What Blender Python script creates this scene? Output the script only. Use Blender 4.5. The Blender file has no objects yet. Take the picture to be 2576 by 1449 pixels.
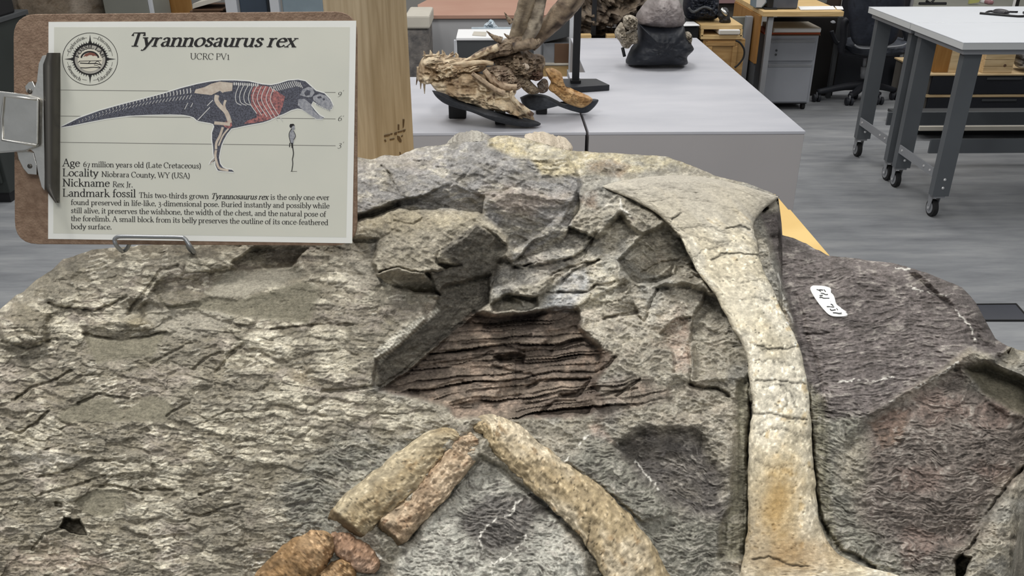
import bpy, bmesh, math, random
import numpy as np
from mathutils import Vector, Matrix

# ------------------------------------------------------------------ camera, light, exposure
SC = bpy.context.scene
COL = SC.collection
FPX, CX, CY = 2160.0, 1288.0, 724.5
CAMH = 1.65
PITCH = math.atan(0.491)
YAW = -0.0158
cam_d = bpy.data.cameras.new('camera')
cam_d.sensor_width = 36.0
cam_d.lens = 36.0 * FPX / 2576.0
cam_d.clip_start = 0.02
cam = bpy.data.objects.new('camera', cam_d)
COL.objects.link(cam)
cam.location = (0, 0, CAMH)
cam.rotation_euler = (math.pi / 2 - PITCH, 0, YAW)
SC.camera = cam
SC.view_settings.view_transform = 'Standard'
SC.view_settings.look = 'None'
SC.view_settings.gamma = 1.0
SC.view_settings.use_curve_mapping = False
SC.view_settings.exposure = 0.0

world = bpy.data.worlds.new('room_ambient')
SC.world = world
world.use_nodes = True
wb = world.node_tree.nodes['Background']
wb.inputs[0].default_value = (0.92, 0.96, 1.0, 1)
wb.inputs[1].default_value = 0.33

def ceiling_lamp(x, y, w, h, power, z=3.1, col=(1.0, 0.98, 0.945)):
    l = bpy.data.lights.new('ceiling_panel_lamp', 'AREA')
    l.shape = 'RECTANGLE'; l.size = w; l.size_y = h; l.energy = power; l.color = col
    o = bpy.data.objects.new('ceiling_panel_lamp', l)
    COL.objects.link(o)
    o.location = (x, y, z)
    return o
ceiling_lamp(-0.8, 1.25, 0.3, 1.0, 44)
ceiling_lamp(0.35, -0.9, 1.2, 0.5, 27)
ceiling_lamp(1.0, 1.6, 0.35, 1.2, 14)
ceiling_lamp(-1.6, 4.0, 0.6, 1.2, 28)
ceiling_lamp(0.4, 4.3, 0.6, 1.2, 23)
ceiling_lamp(2.8, 4.4, 0.6, 1.2, 26)
ceiling_lamp(1.2, 7.0, 1.2, 0.6, 28)
ceiling_lamp(-1.5, 7.0, 1.2, 0.6, 26)
ceiling_lamp(3.8, 6.6, 1.2, 0.6, 36)

# ------------------------------------------------------------------ helpers
_cp, _sp, _cy, _sy = math.cos(PITCH), math.sin(PITCH), math.cos(YAW), math.sin(YAW)
FWD = np.array([-_sy * _cp, _cy * _cp, -_sp])
RIGHT = np.array([_cy, _sy, 0.0])
UP = np.cross(RIGHT, FWD)
EYE = np.array([0, 0, CAMH])

def ray(u, v):
    u = np.asarray(u, float); v = np.asarray(v, float)
    return FWD + ((u - CX) / FPX)[..., None] * RIGHT - ((v - CY) / FPX)[..., None] * UP
def at_depth(u, v, d):
    return EYE + ray(u, v) * np.asarray(d, float)[..., None]
def at_z(u, v, z):
    r = ray(u, v); return EYE + r * ((z - CAMH) / r[..., 2])[..., None]
def at_y(u, v, y):
    r = ray(u, v); return EYE + r * (y / r[..., 1])[..., None]
def at_plane(u, v, p, n):
    r = ray(u, v); p = np.asarray(p, float); n = np.asarray(n, float)
    t = np.dot(p - EYE, n) / (r @ n)
    return EYE + r * np.asarray(t)[..., None]

def srgb(c):
    out = []
    for x in c[:3]:
        x = x / 255.0
        out.append(x / 12.92 if x <= 0.04045 else ((x + 0.055) / 1.055) ** 2.4)
    return tuple(out)
def srgb_np(a):
    a = np.asarray(a, float) / 255.0
    return np.where(a <= 0.04045, a / 12.92, ((a + 0.055) / 1.055) ** 2.4)

# numpy value noise -------------------------------------------------
def _hash(ix, iy, seed):
    h = (ix.astype(np.int64) * 374761393 + iy.astype(np.int64) * 668265263 + seed * 974634777) & 0x7fffffff
    h = ((h ^ (h >> 13)) * 1274126177) & 0x7fffffff
    h = (h ^ (h >> 16)) & 0xffffff
    return h / float(0xffffff)
def vnoise(x, y, seed=0):
    ix = np.floor(x); iy = np.floor(y)
    fx = x - ix; fy = y - iy
    fx = fx * fx * fx * (fx * (fx * 6 - 15) + 10); fy = fy * fy * fy * (fy * (fy * 6 - 15) + 10)
    a = _hash(ix, iy, seed); b = _hash(ix + 1, iy, seed)
    c = _hash(ix, iy + 1, seed); d = _hash(ix + 1, iy + 1, seed)
    return (a + (b - a) * fx + (c - a) * fy + (a - b - c + d) * fx * fy) * 2 - 1
def fbm(x, y, seed=0, octv=4, gain=0.5, lac=2.03):
    s = 0; a = 1.0; t = 0
    for i in range(octv):
        s = s + a * vnoise(x, y, seed + i * 17); t += a
        x = x * lac + 13.7; y = y * lac + 7.1; a *= gain
    return s / t
def ridged(x, y, seed=0, octv=4, gain=0.5):
    s = 0; a = 1.0; t = 0
    for i in range(octv):
        s = s + a * (1 - np.abs(vnoise(x, y, seed + i * 17)) * 2); t += a
        x = x * 2.03 + 3.7; y = y * 2.03 + 9.1; a *= gain
    return s / t
def voronoi(x, y, seed=0, jit=0.9):
    ix = np.floor(x); iy = np.floor(y)
    f1 = np.full(x.shape, 9.0); f2 = np.full(x.shape, 9.0); cid = np.zeros(x.shape)
    for dx in (-1, 0, 1):
        for dy in (-1, 0, 1):
            cx = ix + dx; cy = iy + dy
            px = cx + 0.5 + jit * (_hash(cx, cy, seed) - 0.5)
            py = cy + 0.5 + jit * (_hash(cx, cy, seed + 5) - 0.5)
            d = np.hypot(x - px, y - py)
            i = _hash(cx, cy, seed + 9)
            n = d < f1
            f2 = np.where(n, f1, np.minimum(f2, d))
            cid = np.where(n, i, cid)
            f1 = np.where(n, d, f1)
    return f1, f2, cid
def smooth(x):
    x = np.clip(x, 0, 1); return x * x * (3 - 2 * x)
def sdf_poly(u, v, poly):
    """signed distance in pixels, positive inside"""
    p = np.asarray(poly, float); n = len(p)
    d2 = np.full(u.shape, 1e12); inside = np.zeros(u.shape, bool)
    for i in range(n):
        a = p[i]; b = p[(i + 1) % n]
        ex, ey = b - a; wx = u - a[0]; wy = v - a[1]
        t = np.clip((wx * ex + wy * ey) / (ex * ex + ey * ey + 1e-9), 0, 1)
        d2 = np.minimum(d2, (wx - ex * t) ** 2 + (wy - ey * t) ** 2)
        c = ((a[1] > v) != (b[1] > v)) & (u < ex * (v - a[1]) / (ey if abs(ey) > 1e-9 else 1e-9) + a[0])
        inside ^= c
    d = np.sqrt(d2)
    return np.where(inside, d, -d)
def dist_line(u, v, pts):
    p = np.asarray(pts, float); d2 = np.full(u.shape, 1e12)
    for i in range(len(p) - 1):
        a = p[i]; b = p[i + 1]
        ex, ey = b - a; wx = u - a[0]; wy = v - a[1]
        t = np.clip((wx * ex + wy * ey) / (ex * ex + ey * ey + 1e-9), 0, 1)
        d2 = np.minimum(d2, (wx - ex * t) ** 2 + (wy - ey * t) ** 2)
    return np.sqrt(d2)
def sub(u, v, pts, m):
    p = np.asarray(pts, float)
    return ((u > p[:, 0].min() - m) & (u < p[:, 0].max() + m) & (v > p[:, 1].min() - m) & (v < p[:, 1].max() + m))
def zc(x0, y0, s, txt):
    """points noted in a magnified view (origin x0,y0, scale s) -> photo pixels"""
    return [(x0 + float(a.split(',')[0]) / s, y0 + float(a.split(',')[1]) / s) for a in txt.split()]

# objects -----------------------------------------------------------
def props(o, label=None, cat=None, group=None, kind=None):
    if label: o['label'] = label
    if cat: o['category'] = cat
    if group: o['group'] = group
    if kind: o['kind'] = kind
    return o
def link(name, me, mat=None, parent=None):
    o = bpy.data.objects.new(name, me); COL.objects.link(o)
    if mat is not None and me is not None and len(me.materials) == 0: me.materials.append(mat)
    if parent is not None:
        o.parent = parent
        o.matrix_parent_inverse = Matrix.Translation(-Vector(parent.location)) if parent.parent is None else Matrix.Identity(4)
    return o
def thing(name, label, cat, loc=(0, 0, 0), group=None):
    o = bpy.data.objects.new(name, None); COL.objects.link(o)
    o.location = loc; o.empty_display_size = 0.05
    return props(o, label, cat, group)
def mesh_np(name, verts, quads=None, tris=None, smooth_=True):
    me = bpy.data.meshes.new(name)
    verts = np.asarray(verts, np.float32).reshape(-1, 3)
    nq = 0 if quads is None else len(quads); nt = 0 if tris is None else len(tris)
    me.vertices.add(len(verts)); me.vertices.foreach_set('co', verts.ravel())
    loops = []
    if nq: loops.append(np.asarray(quads, np.int32).ravel())
    if nt: loops.append(np.asarray(tris, np.int32).ravel())
    loops = np.concatenate(loops)
    me.loops.add(len(loops)); me.loops.foreach_set('vertex_index', loops)
    me.polygons.add(nq + nt)
    st = np.concatenate([np.arange(nq) * 4, nq * 4 + np.arange(nt) * 3]).astype(np.int32)
    me.polygons.foreach_set('loop_start', st)
    me.update(calc_edges=True)
    me.validate()
    if smooth_:
        me.polygons.foreach_set('use_smooth', np.ones(len(me.polygons), bool))
    return me
def set_col(me, rgb):
    a = me.color_attributes.new('Col', 'FLOAT_COLOR', 'POINT')
    c = np.ones((len(me.vertices), 4), np.float32); c[:, :3] = rgb
    a.data.foreach_set('color', c.ravel())
def grid_quads(nr, nc, closed=False):
    i = np.arange(nr - 1)[:, None]; j = np.arange(nc if closed else nc - 1)[None, :]
    j2 = (j + 1) % nc
    return np.stack([i * nc + j, i * nc + j2, (i + 1) * nc + j2, (i + 1) * nc + j], -1).reshape(-1, 4)

class MB:
    """collects boxes / prisms / tubes into one mesh"""
    def __init__(s): s.v = []; s.f = []
    def add(s, vs, fs):
        b = len(s.v); s.v += [tuple(map(float, x)) for x in vs]; s.f += [tuple(b + i for i in f) for f in fs]
        return s
    def box(s, x0, x1, y0, y1, z0, z1):
        return s.add([(x0, y0, z0), (x1, y0, z0), (x1, y1, z0), (x0, y1, z0), (x0, y0, z1), (x1, y0, z1), (x1, y1, z1), (x0, y1, z1)],
                     [(0, 3, 2, 1), (4, 5, 6, 7), (0, 1, 5, 4), (1, 2, 6, 5), (2, 3, 7, 6), (3, 0, 4, 7)])
    def obox(s, c, ax, ay, az):
        c = np.array(c, float); ax = np.array(ax, float); ay = np.array(ay, float); az = np.array(az, float)
        vs = [c + sx * ax + sy * ay + sz * az for sz in (-1, 1) for sx, sy in ((-1, -1), (1, -1), (1, 1), (-1, 1))]
        return s.add(vs, [(0, 3, 2, 1), (4, 5, 6, 7), (0, 1, 5, 4), (1, 2, 6, 5), (2, 3, 7, 6), (3, 0, 4, 7)])
    def prism(s, poly, off):
        """poly: 3d points of the front face, off: extrude vector"""
        n = len(poly); off = np.array(off, float)
        vs = [np.array(p, float) for p in poly] + [np.array(p, float) + off for p in poly]
        return s.add(vs, [tuple(range(n)), tuple(range(2 * n - 1, n - 1, -1))] + [(i, i + n, (i + 1) % n + n, (i + 1) % n) for i in range(n)])
    def tube(s, pts, r, n=10, caps=True):
        pts = [np.array(p, float) for p in pts]
        rs = r if hasattr(r, '__len__') else [r] * len(pts)
        vs = []; fs = []; prev = None
        for i, p in enumerate(pts):
            t = pts[min(i + 1, len(pts) - 1)] - pts[max(i - 1, 0)]; t /= np.linalg.norm(t) + 1e-12
            if prev is None:
                a = np.array([0, 0, 1.0]) if abs(t[2]) < 0.9 else np.array([1.0, 0, 0])
                x = np.cross(t, a)
            else:
                x = prev - t * np.dot(prev, t)
            x /= np.linalg.norm(x) + 1e-12; y = np.cross(t, x); prev = x
            for k in range(n):
                an = 2 * math.pi * k / n
                vs.append(p + rs[i] * (math.cos(an) * x + math.sin(an) * y))
        for i in range(len(pts) - 1):
            for k in range(n):
                fs.append((i * n + k, i * n + (k + 1) % n, (i + 1) * n + (k + 1) % n, (i + 1) * n + k))
        if caps:
            fs.append(tuple(range(n - 1, -1, -1))); m = (len(pts) - 1) * n
            fs.append(tuple(range(m, m + n)))
        return s.add(vs, fs)
    def lathe(s, c, axis, prof, n=20):
        """prof: list of (radius, height along axis)"""
        c = np.array(c, float); ax = np.array(axis, float); ax /= np.linalg.norm(ax)
        a = np.array([0, 0, 1.0]) if abs(ax[2]) < 0.9 else np.array([1.0, 0, 0])
        x = np.cross(ax, a); x /= np.linalg.norm(x); y = np.cross(ax, x)
        vs = []; fs = []
        for r, h in prof:
            for k in range(n):
                an = 2 * math.pi * k / n
                vs.append(c + ax * h + r * (math.cos(an) * x + math.sin(an) * y))
        for i in range(len(prof) - 1):
            for k in range(n):
                fs.append((i * n + k, i * n + (k + 1) % n, (i + 1) * n + (k + 1) % n, (i + 1) * n + k))
        fs.append(tuple(range(n - 1, -1, -1))); m = (len(prof) - 1) * n
        fs.append(tuple(range(m, m + n)))
        return s.add(vs, fs)
    def mesh(s, name, smooth_=False, bevel=0.0, seg=2):
        me = bpy.data.meshes.new(name); me.from_pydata(s.v, [], s.f)
        bm = bmesh.new(); bm.from_mesh(me)
        bmesh.ops.recalc_face_normals(bm, faces=bm.faces)
        if bevel > 0:
            es = [e for e in bm.edges if len(e.link_faces) == 2 and e.calc_face_angle(0) > 0.5]
            bmesh.ops.bevel(bm, geom=es, offset=bevel, segments=seg, profile=0.5, affect='EDGES', clamp_overlap=True)
        bm.to_mesh(me); bm.free()
        if smooth_:
            for p in me.polygons: p.use_smooth = True
        me.update()
        return me
    def build(s, name, mat, parent=None, smooth_=False, bevel=0.0, seg=2):
        return link(name, s.mesh(name, smooth_, bevel, seg), mat, parent)

# ------------------------------------------------------------------ materials
MATS = {}
def nodemat(name):
    m = bpy.data.materials.new(name); m.use_nodes = True
    nt = m.node_tree; b = nt.nodes['Principled BSDF']
    MATS[name] = m
    return m, nt, b
def N(nt, t, **kw):
    n = nt.nodes.new(t)
    for k, v in kw.items():
        if k.startswith('i_'): n.inputs[k[2:].replace('_', ' ')].default_value = v
        else: setattr(n, k, v)
    return n
def mat(name, rgb, rough=0.6, metal=0.0, spec=0.4, var=0.0, scale=8.0, stretch=(1, 1, 1), bump=0.0, bscale=None, rgb2=None, detail=4, emis=None):
    """plain procedural material: two-tone noise colour + bump"""
    m, nt, b = nodemat(name)
    c1 = srgb(rgb); b.inputs['Roughness'].default_value = rough; b.inputs['Metallic'].default_value = metal
    b.inputs['Specular IOR Level'].default_value = spec
    tc = N(nt, 'ShaderNodeTexCoord'); mp = N(nt, 'ShaderNodeMapping')
    mp.inputs['Scale'].default_value = stretch
    nt.links.new(tc.outputs['Object'], mp.inputs[0])
    nz = N(nt, 'ShaderNodeTexNoise'); nz.inputs['Scale'].default_value = scale; nz.inputs['Detail'].default_value = detail
    nt.links.new(mp.outputs[0], nz.inputs['Vector'])
    cr = N(nt, 'ShaderNodeValToRGB')
    if rgb2 is None:
        lo = tuple(x * (1 - var) for x in c1); hi = tuple(min(1, x * (1 + var)) for x in c1)
    else:
        lo = c1; hi = srgb(rgb2)
    cr.color_ramp.elements[0].position = 0.32; cr.color_ramp.elements[1].position = 0.68
    cr.color_ramp.elements[0].color = (*lo, 1); cr.color_ramp.elements[1].color = (*hi, 1)
    nt.links.new(nz.outputs['Fac'], cr.inputs[0]); nt.links.new(cr.outputs[0], b.inputs['Base Color'])
    if bump > 0:
        n2 = N(nt, 'ShaderNodeTexNoise'); n2.inputs['Scale'].default_value = bscale or scale * 3; n2.inputs['Detail'].default_value = 5
        nt.links.new(mp.outputs[0], n2.inputs['Vector'])
        bp = N(nt, 'ShaderNodeBump'); bp.inputs['Strength'].default_value = bump; bp.inputs['Distance'].default_value = 0.01
        nt.links.new(n2.outputs['Fac'], bp.inputs['Height']); nt.links.new(bp.outputs[0], b.inputs['Normal'])
    if emis:
        b.inputs['Emission Color'].default_value = (*c1, 1); b.inputs['Emission Strength'].default_value = emis
    return m
def colmat(name, rough=0.9, fine=420.0, bump=0.6, bdist=0.0012, var=0.35, stretch=(1, 1, 1.6), spec=0.15):
    """surface whose own colour is stored on the mesh, broken up by grain and fine relief"""
    m, nt, b = nodemat(name)
    at = N(nt, 'ShaderNodeAttribute', attribute_name='Col')
    tc = N(nt, 'ShaderNodeTexCoord'); mp = N(nt, 'ShaderNodeMapping'); mp.inputs['Scale'].default_value = stretch
    nt.links.new(tc.outputs['Object'], mp.inputs[0])
    nz = N(nt, 'ShaderNodeTexNoise'); nz.inputs['Scale'].default_value = fine; nz.inputs['Detail'].default_value = 6; nz.inputs['Roughness'].default_value = 0.7
    nt.links.new(mp.outputs[0], nz.inputs['Vector'])
    mr = N(nt, 'ShaderNodeMapRange'); mr.inputs['From Min'].default_value = 0.3; mr.inputs['From Max'].default_value = 0.7
    mr.inputs['To Min'].default_value = 1 - var; mr.inputs['To Max'].default_value = 1 + var
    nt.links.new(nz.outputs['Fac'], mr.inputs['Value'])
    mx = N(nt, 'ShaderNodeVectorMath', operation='SCALE')
    nt.links.new(at.outputs['Color'], mx.inputs[0]); nt.links.new(mr.outputs[0], mx.inputs['Scale'])
    nt.links.new(mx.outputs[0], b.inputs['Base Color'])
    bp = N(nt, 'ShaderNodeBump'); bp.inputs['Strength'].default_value = bump; bp.inputs['Distance'].default_value = bdist
    nt.links.new(nz.outputs['Fac'], bp.inputs['Height']); nt.links.new(bp.outputs[0], b.inputs['Normal'])
    b.inputs['Roughness'].default_value = rough; b.inputs['Specular IOR Level'].default_value = spec
    return m
# ------------------------------------------------------------------ fossil block: relief of the rock
Z1 = lambda t: zc(0, 600, 2.6833, t)
Z2 = lambda t: zc(0, 1000, 2.995, t)
Z3 = lambda t: zc(800, 340, 3.45, t)
Z4 = lambda t: zc(900, 700, 3.22, t)
Z5 = lambda t: zc(700, 1000, 3.22, t)
Z6 = lambda t: zc(1300, 1000, 2.862, t)
Z7 = lambda t: zc(1400, 380, 3.0186, t)
Z8 = lambda t: zc(1900, 560, 1.63, t)
Z9 = lambda t: zc(800, 420, 2.6833, t)
ZA = lambda t: zc(1500, 800, 2.394, t)
TABLE_Z = 1.05
PLANE_A, PLANE_B = 0.93, 0.5            # rock's mean plane: z = A + B*y

TOPLINE = [(-120, 900), (-60, 830), (0, 778), (40, 742), (58, 735), (90, 705), (128, 680), (160, 652), (200, 640), (232, 628), (300, 622), (420, 612), (560, 600),
           (680, 560), (780, 470), (860, 405), (900, 396), (935, 402), (968, 390), (1003, 393), (1046, 372), (1090, 366), (1150, 358), (1212, 356), (1232, 350), (1250, 342), (1278, 340), (1336, 352),
           (1420, 376), (1500, 384), (1560, 386), (1632, 391), (1682, 395), (1752, 421), (1794, 441), (1880, 462), (1917, 476), (1950, 489), (1958, 496), (1966, 560), (1968, 592),
           (1990, 598), (2030, 614), (2084, 643), (2160, 652), (2243, 661), (2330, 686), (2420, 722), (2455, 762), (2490, 828), (2504, 852), (2530, 868), (2560, 880), (2600, 884), (2700, 900)]
_tu = np.array([p[0] for p in TOPLINE], float); _tv = np.array([p[1] for p in TOPLINE], float)
BOTLINE_U = np.array([-120, 2440, 2510, 2540, 2552, 2564, 2580, 2640, 2700], float); BOTLINE_V = np.array([1560, 1560, 1520, 1470, 1420, 1352, 1318, 1260, 1220], float)

# facets: polygon, height in mm towards the eye at centroid, slope per 100 px to the right / downwards, edge softness px
FACETS = [
 # stones along the rear rim
 (Z3('1060,-60 1250,-90 1500,-80 1490,95 1300,90 1100,80'), -45, 0, 0, 5),
 (Z3('1480,95 1520,-90 1650,-100 1850,-80 2150,0 2500,20 2800,40 2950,330 2560,440 2250,330 2160,200 1900,210 1700,190'), -34, 0, 22, 8),
 (Z7('-200,-60 500,-90 900,-70 1250,70 1500,140 1720,290 1690,350 1450,245 900,185 560,200 300,250 100,330 -200,300'), -30, 0, 26, 10),
 # grey rear boulder
 (Z3('200,50 580,60 700,70 850,0 1000,-20 1200,-40 1420,-40 1500,60 1490,95 1700,190 2160,200 2245,310 2255,450 2260,640 2170,800 2080,830 1900,900 1700,1090 1650,880 1430,690 1150,650 700,640 300,760'), -4, 2, 0, 7),
 (Z3('150,50 450,80 580,60 700,70 850,0 1000,-20 1200,-40 1420,-40 1490,95 1530,180 1340,290 1200,400 1000,480 870,545 720,572 250,720'), -2, 2, 18, 5),
 (Z3('690,590 870,548 1000,482 1200,402 1330,470 1460,532 1430,690 1150,650 700,640'), -9, -4, -62, 5),
 (Z3('1200,402 1340,290 1530,180 1730,270 1800,400 1640,490 1500,545 1460,532 1330,470'), 8, 4, -14, 5),
 (Z3('1530,180 1700,190 2160,200 2245,310 2250,450 2205,560 1900,512 1680,460 1540,545 1500,545 1640,490 1800,400 1730,270'), 6, -4, 6, 5),
 (Z3('1460,532 1540,545 1680,460 1900,512 2205,560 2080,700 1900,870 1700,1000 1650,880 1430,690'), -2, 0, -40, 5),
 (Z3('2205,560 2250,450 2262,640 2170,800 2110,760'), -14, -40, -30, 4),
 (Z3('1700,1100 1870,910 2080,830 2180,790 2160,930 1980,1060 1800,1130'), -22, -4, -62, 4),
 (Z3('2180,800 2330,850 2360,960 2200,1060 2050,1090 2160,930'), -28, -6, 10, 4),
 # ledges right of it
 (Z3('1560,1100 1800,1140 2100,1090 2080,1200 1900,1260 1700,1290 1500,1330'), -30, 0, 8, 6),
 (Z7('-60,850 330,640 480,480 640,640 470,840 440,1000 200,1180 -60,1160'), -22, 4, 14, 9),
 (Z7('470,840 660,635 830,560 960,660 1020,800 1090,930 900,865 880,960 730,1025 560,980'), -48, 0, -22, 6),
 (Z7('720,1010 890,945 870,860 760,950 600,980'), -52, 0, -80, 5),
 (Z7('900,850 1020,900 1120,960 1050,1000 890,960'), -38, 4, 20, 6),
 (Z7('150,1200 440,1010 560,980 730,1025 1000,1030 1130,1060 1050,1230 900,1400 780,1449 300,1449 200,1300'), -16, 0, 12, 9),
 (Z7('420,1180 540,1040 580,1120 620,1230 500,1240'), -19, -14, -40, 4),
 (Z7('1010,1449 1050,1230 1130,1070 1210,1110 1290,1250 1330,1449'), -34, 4, 6, 8),
 # overhanging boulder in the middle
 (Z3('300,760 700,640 1150,650 1400,680 1550,780 1650,880 1640,960 1500,850 1370,772 1300,850 1050,1010 1030,1110 1100,1180 920,1200 680,1150 510,1195 470,1100 530,900 300,890'), 24, 5, 12, 5),
 (Z3('1370,772 1500,850 1640,960 1605,1070 1560,1200 1500,1320 1460,1460 1030,1460 1060,1390 960,1200 1240,1130 1030,1110 1050,1010 1300,850'), 8, -26, -40, 5),
 (Z3('505,1205 680,1152 920,1202 1065,1392 870,1372 700,1332 580,1275'), 6, -6, -125, 3),
 (Z4('470,130 650,160 700,60 1070,-20 1060,200 950,280 650,540 400,740 185,895 120,880 150,650 280,590 560,330'), -28, -26, -26, 5),
 # brown layered chunk
 (Z4('950,280 1180,310 1420,280 1600,240 1780,260 1790,390 1960,560 1970,640 1960,790 1900,830 1940,900 1880,1100 1400,1110 1200,1130 800,1120 700,1020 400,930 185,895 400,740 650,540'), -46, 5, 6, 10),
 (Z4('1420,380 1460,310 1600,240 1780,260 1790,390 1700,410 1540,430'), -36, 3, -12, 6),
 (Z4('1500,390 1540,500 1480,560 1100,640 900,700 600,650 800,400 1250,390'), -40, 5, -12, 8),
 (Z4('1120,640 1250,610 1360,630 1340,690 1160,680'), -74, 0, -40, 5),
 (Z4('780,990 900,860 1100,760 1170,840 1150,920 1080,990 850,1010'), -38, 4, -10, 6),
 (Z4('1420,1050 1600,960 1890,1000 1880,1100 1450,1110'), -34, 2, -16, 6),
 (Z4('1180,830 1450,800 1460,880 1300,980 1200,960'), -54, 0, -20, 8),
 # left plateau: hollow and steps
 (Z1('1560,160 1720,60 2080,60 1980,190 1850,215 1600,212'), -30, 0, -30, 5),
 (Z1('350,190 480,120 850,100 1300,110 1520,140 1570,200 1200,200 1080,280 1000,380 620,490 360,450 300,420'), 6, 0, 4, 12),
 (Z1('1050,360 1100,290 1400,240 1560,200 2000,190 2050,280 1650,400 1440,395 1110,470'), -10, 0, 22, 14),
 (Z1('1050,360 1110,470 1440,400 1650,400 2060,288 2160,340 2080,580 1750,540 1480,492 1130,472'), -6, 2, -8, 10),
 (Z1('860,510 1000,430 1130,475 1480,495 1620,560 1300,680 1120,640 980,570'), -6, 0, 16, 12),
 (Z1('520,590 800,550 1120,632 900,660 770,690 610,670'), -3, 0, -34, 4),
 (Z1('0,480 160,400 260,420 330,520 300,700 120,730 0,690'), 12, 6, 8, 14),
 (Z1('560,640 780,690 1120,640 1180,640 1020,800 660,830'), -4, 0, 6, 6),
 (Z2('560,780 740,680 950,710 930,830 830,890 700,880 620,850'), -4, 0, 0, 4),
 (Z2('445,980 480,905 560,925 610,910 655,1030 530,1010'), -30, 0, -40, 3),
 (Z2('60,350 270,385 690,450 520,530 300,560 90,470'), 4, 0, -14, 5),
 # below: mounds between the bones
 (Z5('930,1560 960,1300 1080,1150 1300,850 1500,640 1640,500 1800,560 2050,800 2250,960 2500,1250 2540,1560'), 4, 0, 10, 16),
 (Z5('1460,960 1700,780 2000,760 2180,860 2050,1100 1950,1250 1700,1320 1620,1200 1500,1080'), -6, 0, 0, 20),
 (Z6('350,460 440,360 510,285 520,190 620,215 720,340 900,560 1040,690 1150,830 900,900 600,620'), 2, -6, 8, 6),
 (Z6('720,340 900,240 1300,240 1480,560 1540,830 1300,860 1100,740 900,560'), -16, 4, 6, 16),
 (Z6('1460,0 1690,0 1690,500 1650,1180 1540,1290 1470,1180 1480,900 1560,700 1540,300'), -6, -8, 2, 14),
 # stacked plates and patches right of the middle boulder
 (Z9('1310,640 1500,560 1650,500 1700,420 1830,460 1870,480 1820,560 1700,620 1500,640 1340,670'), -20, 4, 22, 4),
 (Z9('1330,690 1500,650 1640,640 1600,700 1470,780 1320,785'), -26, 3, 26, 4),
 (Z9('1200,640 1260,610 1310,650 1290,760 1230,800 1190,760'), -24, -8, 0, 4),
 (Z9('1500,870 1640,750 1830,660 1860,800 1720,960 1600,970 1480,960'), -20, 3, 16, 7),
 (Z9('1830,665 1960,610 2030,690 2010,800 1880,800 1840,760'), -17, 2, 10, 5),
 (Z9('1160,930 1280,860 1480,880 1490,940 1420,970 1180,970'), -32, 0, 20, 5),
 (Z9('1320,880 1390,890 1480,930 1440,950 1380,940'), -27, 0, -20, 3),
 (ZA('390,100 480,0 560,0 560,330 470,330 470,210'), -16, 4, 14, 6),
 (ZA('575,0 740,-60 830,60 890,250 900,360 720,340 590,370'), -24, 6, 6, 8),
 (ZA('430,400 560,380 830,360 840,480 720,560 560,600 450,520'), -12, 0, -10, 8),
 (ZA('840,380 925,350 925,1449 740,1449 750,1250 820,1100 840,700'), -14, -3, 0, 9),
 # right slab
 (Z8('20,-60 110,-60 180,-20 300,40 560,60 700,100 900,150 1020,300 1090,470 1010,540 880,515 800,572 740,622 620,692 460,792 300,810 200,620 150,400 100,220'), -34, -2, 12, 10),
 (Z8('640,200 800,110 920,170 1030,300 1100,470 1000,545 880,500 800,330'), -36, -10, -6, 8),
 (Z8('480,790 640,692 820,582 930,680 1000,760 1150,800 1150,1010 1030,1080 900,1300 700,1320 420,1220 320,960'), -20, -4, 2, 18),
 (Z8('860,600 940,580 1010,600 1150,660 1150,800 1040,770 940,700'), -34, -4, 14, 14),
 (Z8('990,540 1060,510 1150,520 1150,640 1000,570'), -60, 0, 10, 6),
 (Z8('820,1392 880,1310 960,1180 1030,1085 1150,960 1150,1330 1060,1420 1040,1560 840,1560'), 6, -14, 4, 6),
 (Z8('820,1390 850,1360 890,1370 860,1449 830,1449'), -26, 0, -30, 4),
 # broken end of the blade, shaded side
 (Z7('1480,560 1690,345 1700,560 1712,640 1510,665'), -30, -50, -20, 4),
]
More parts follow.
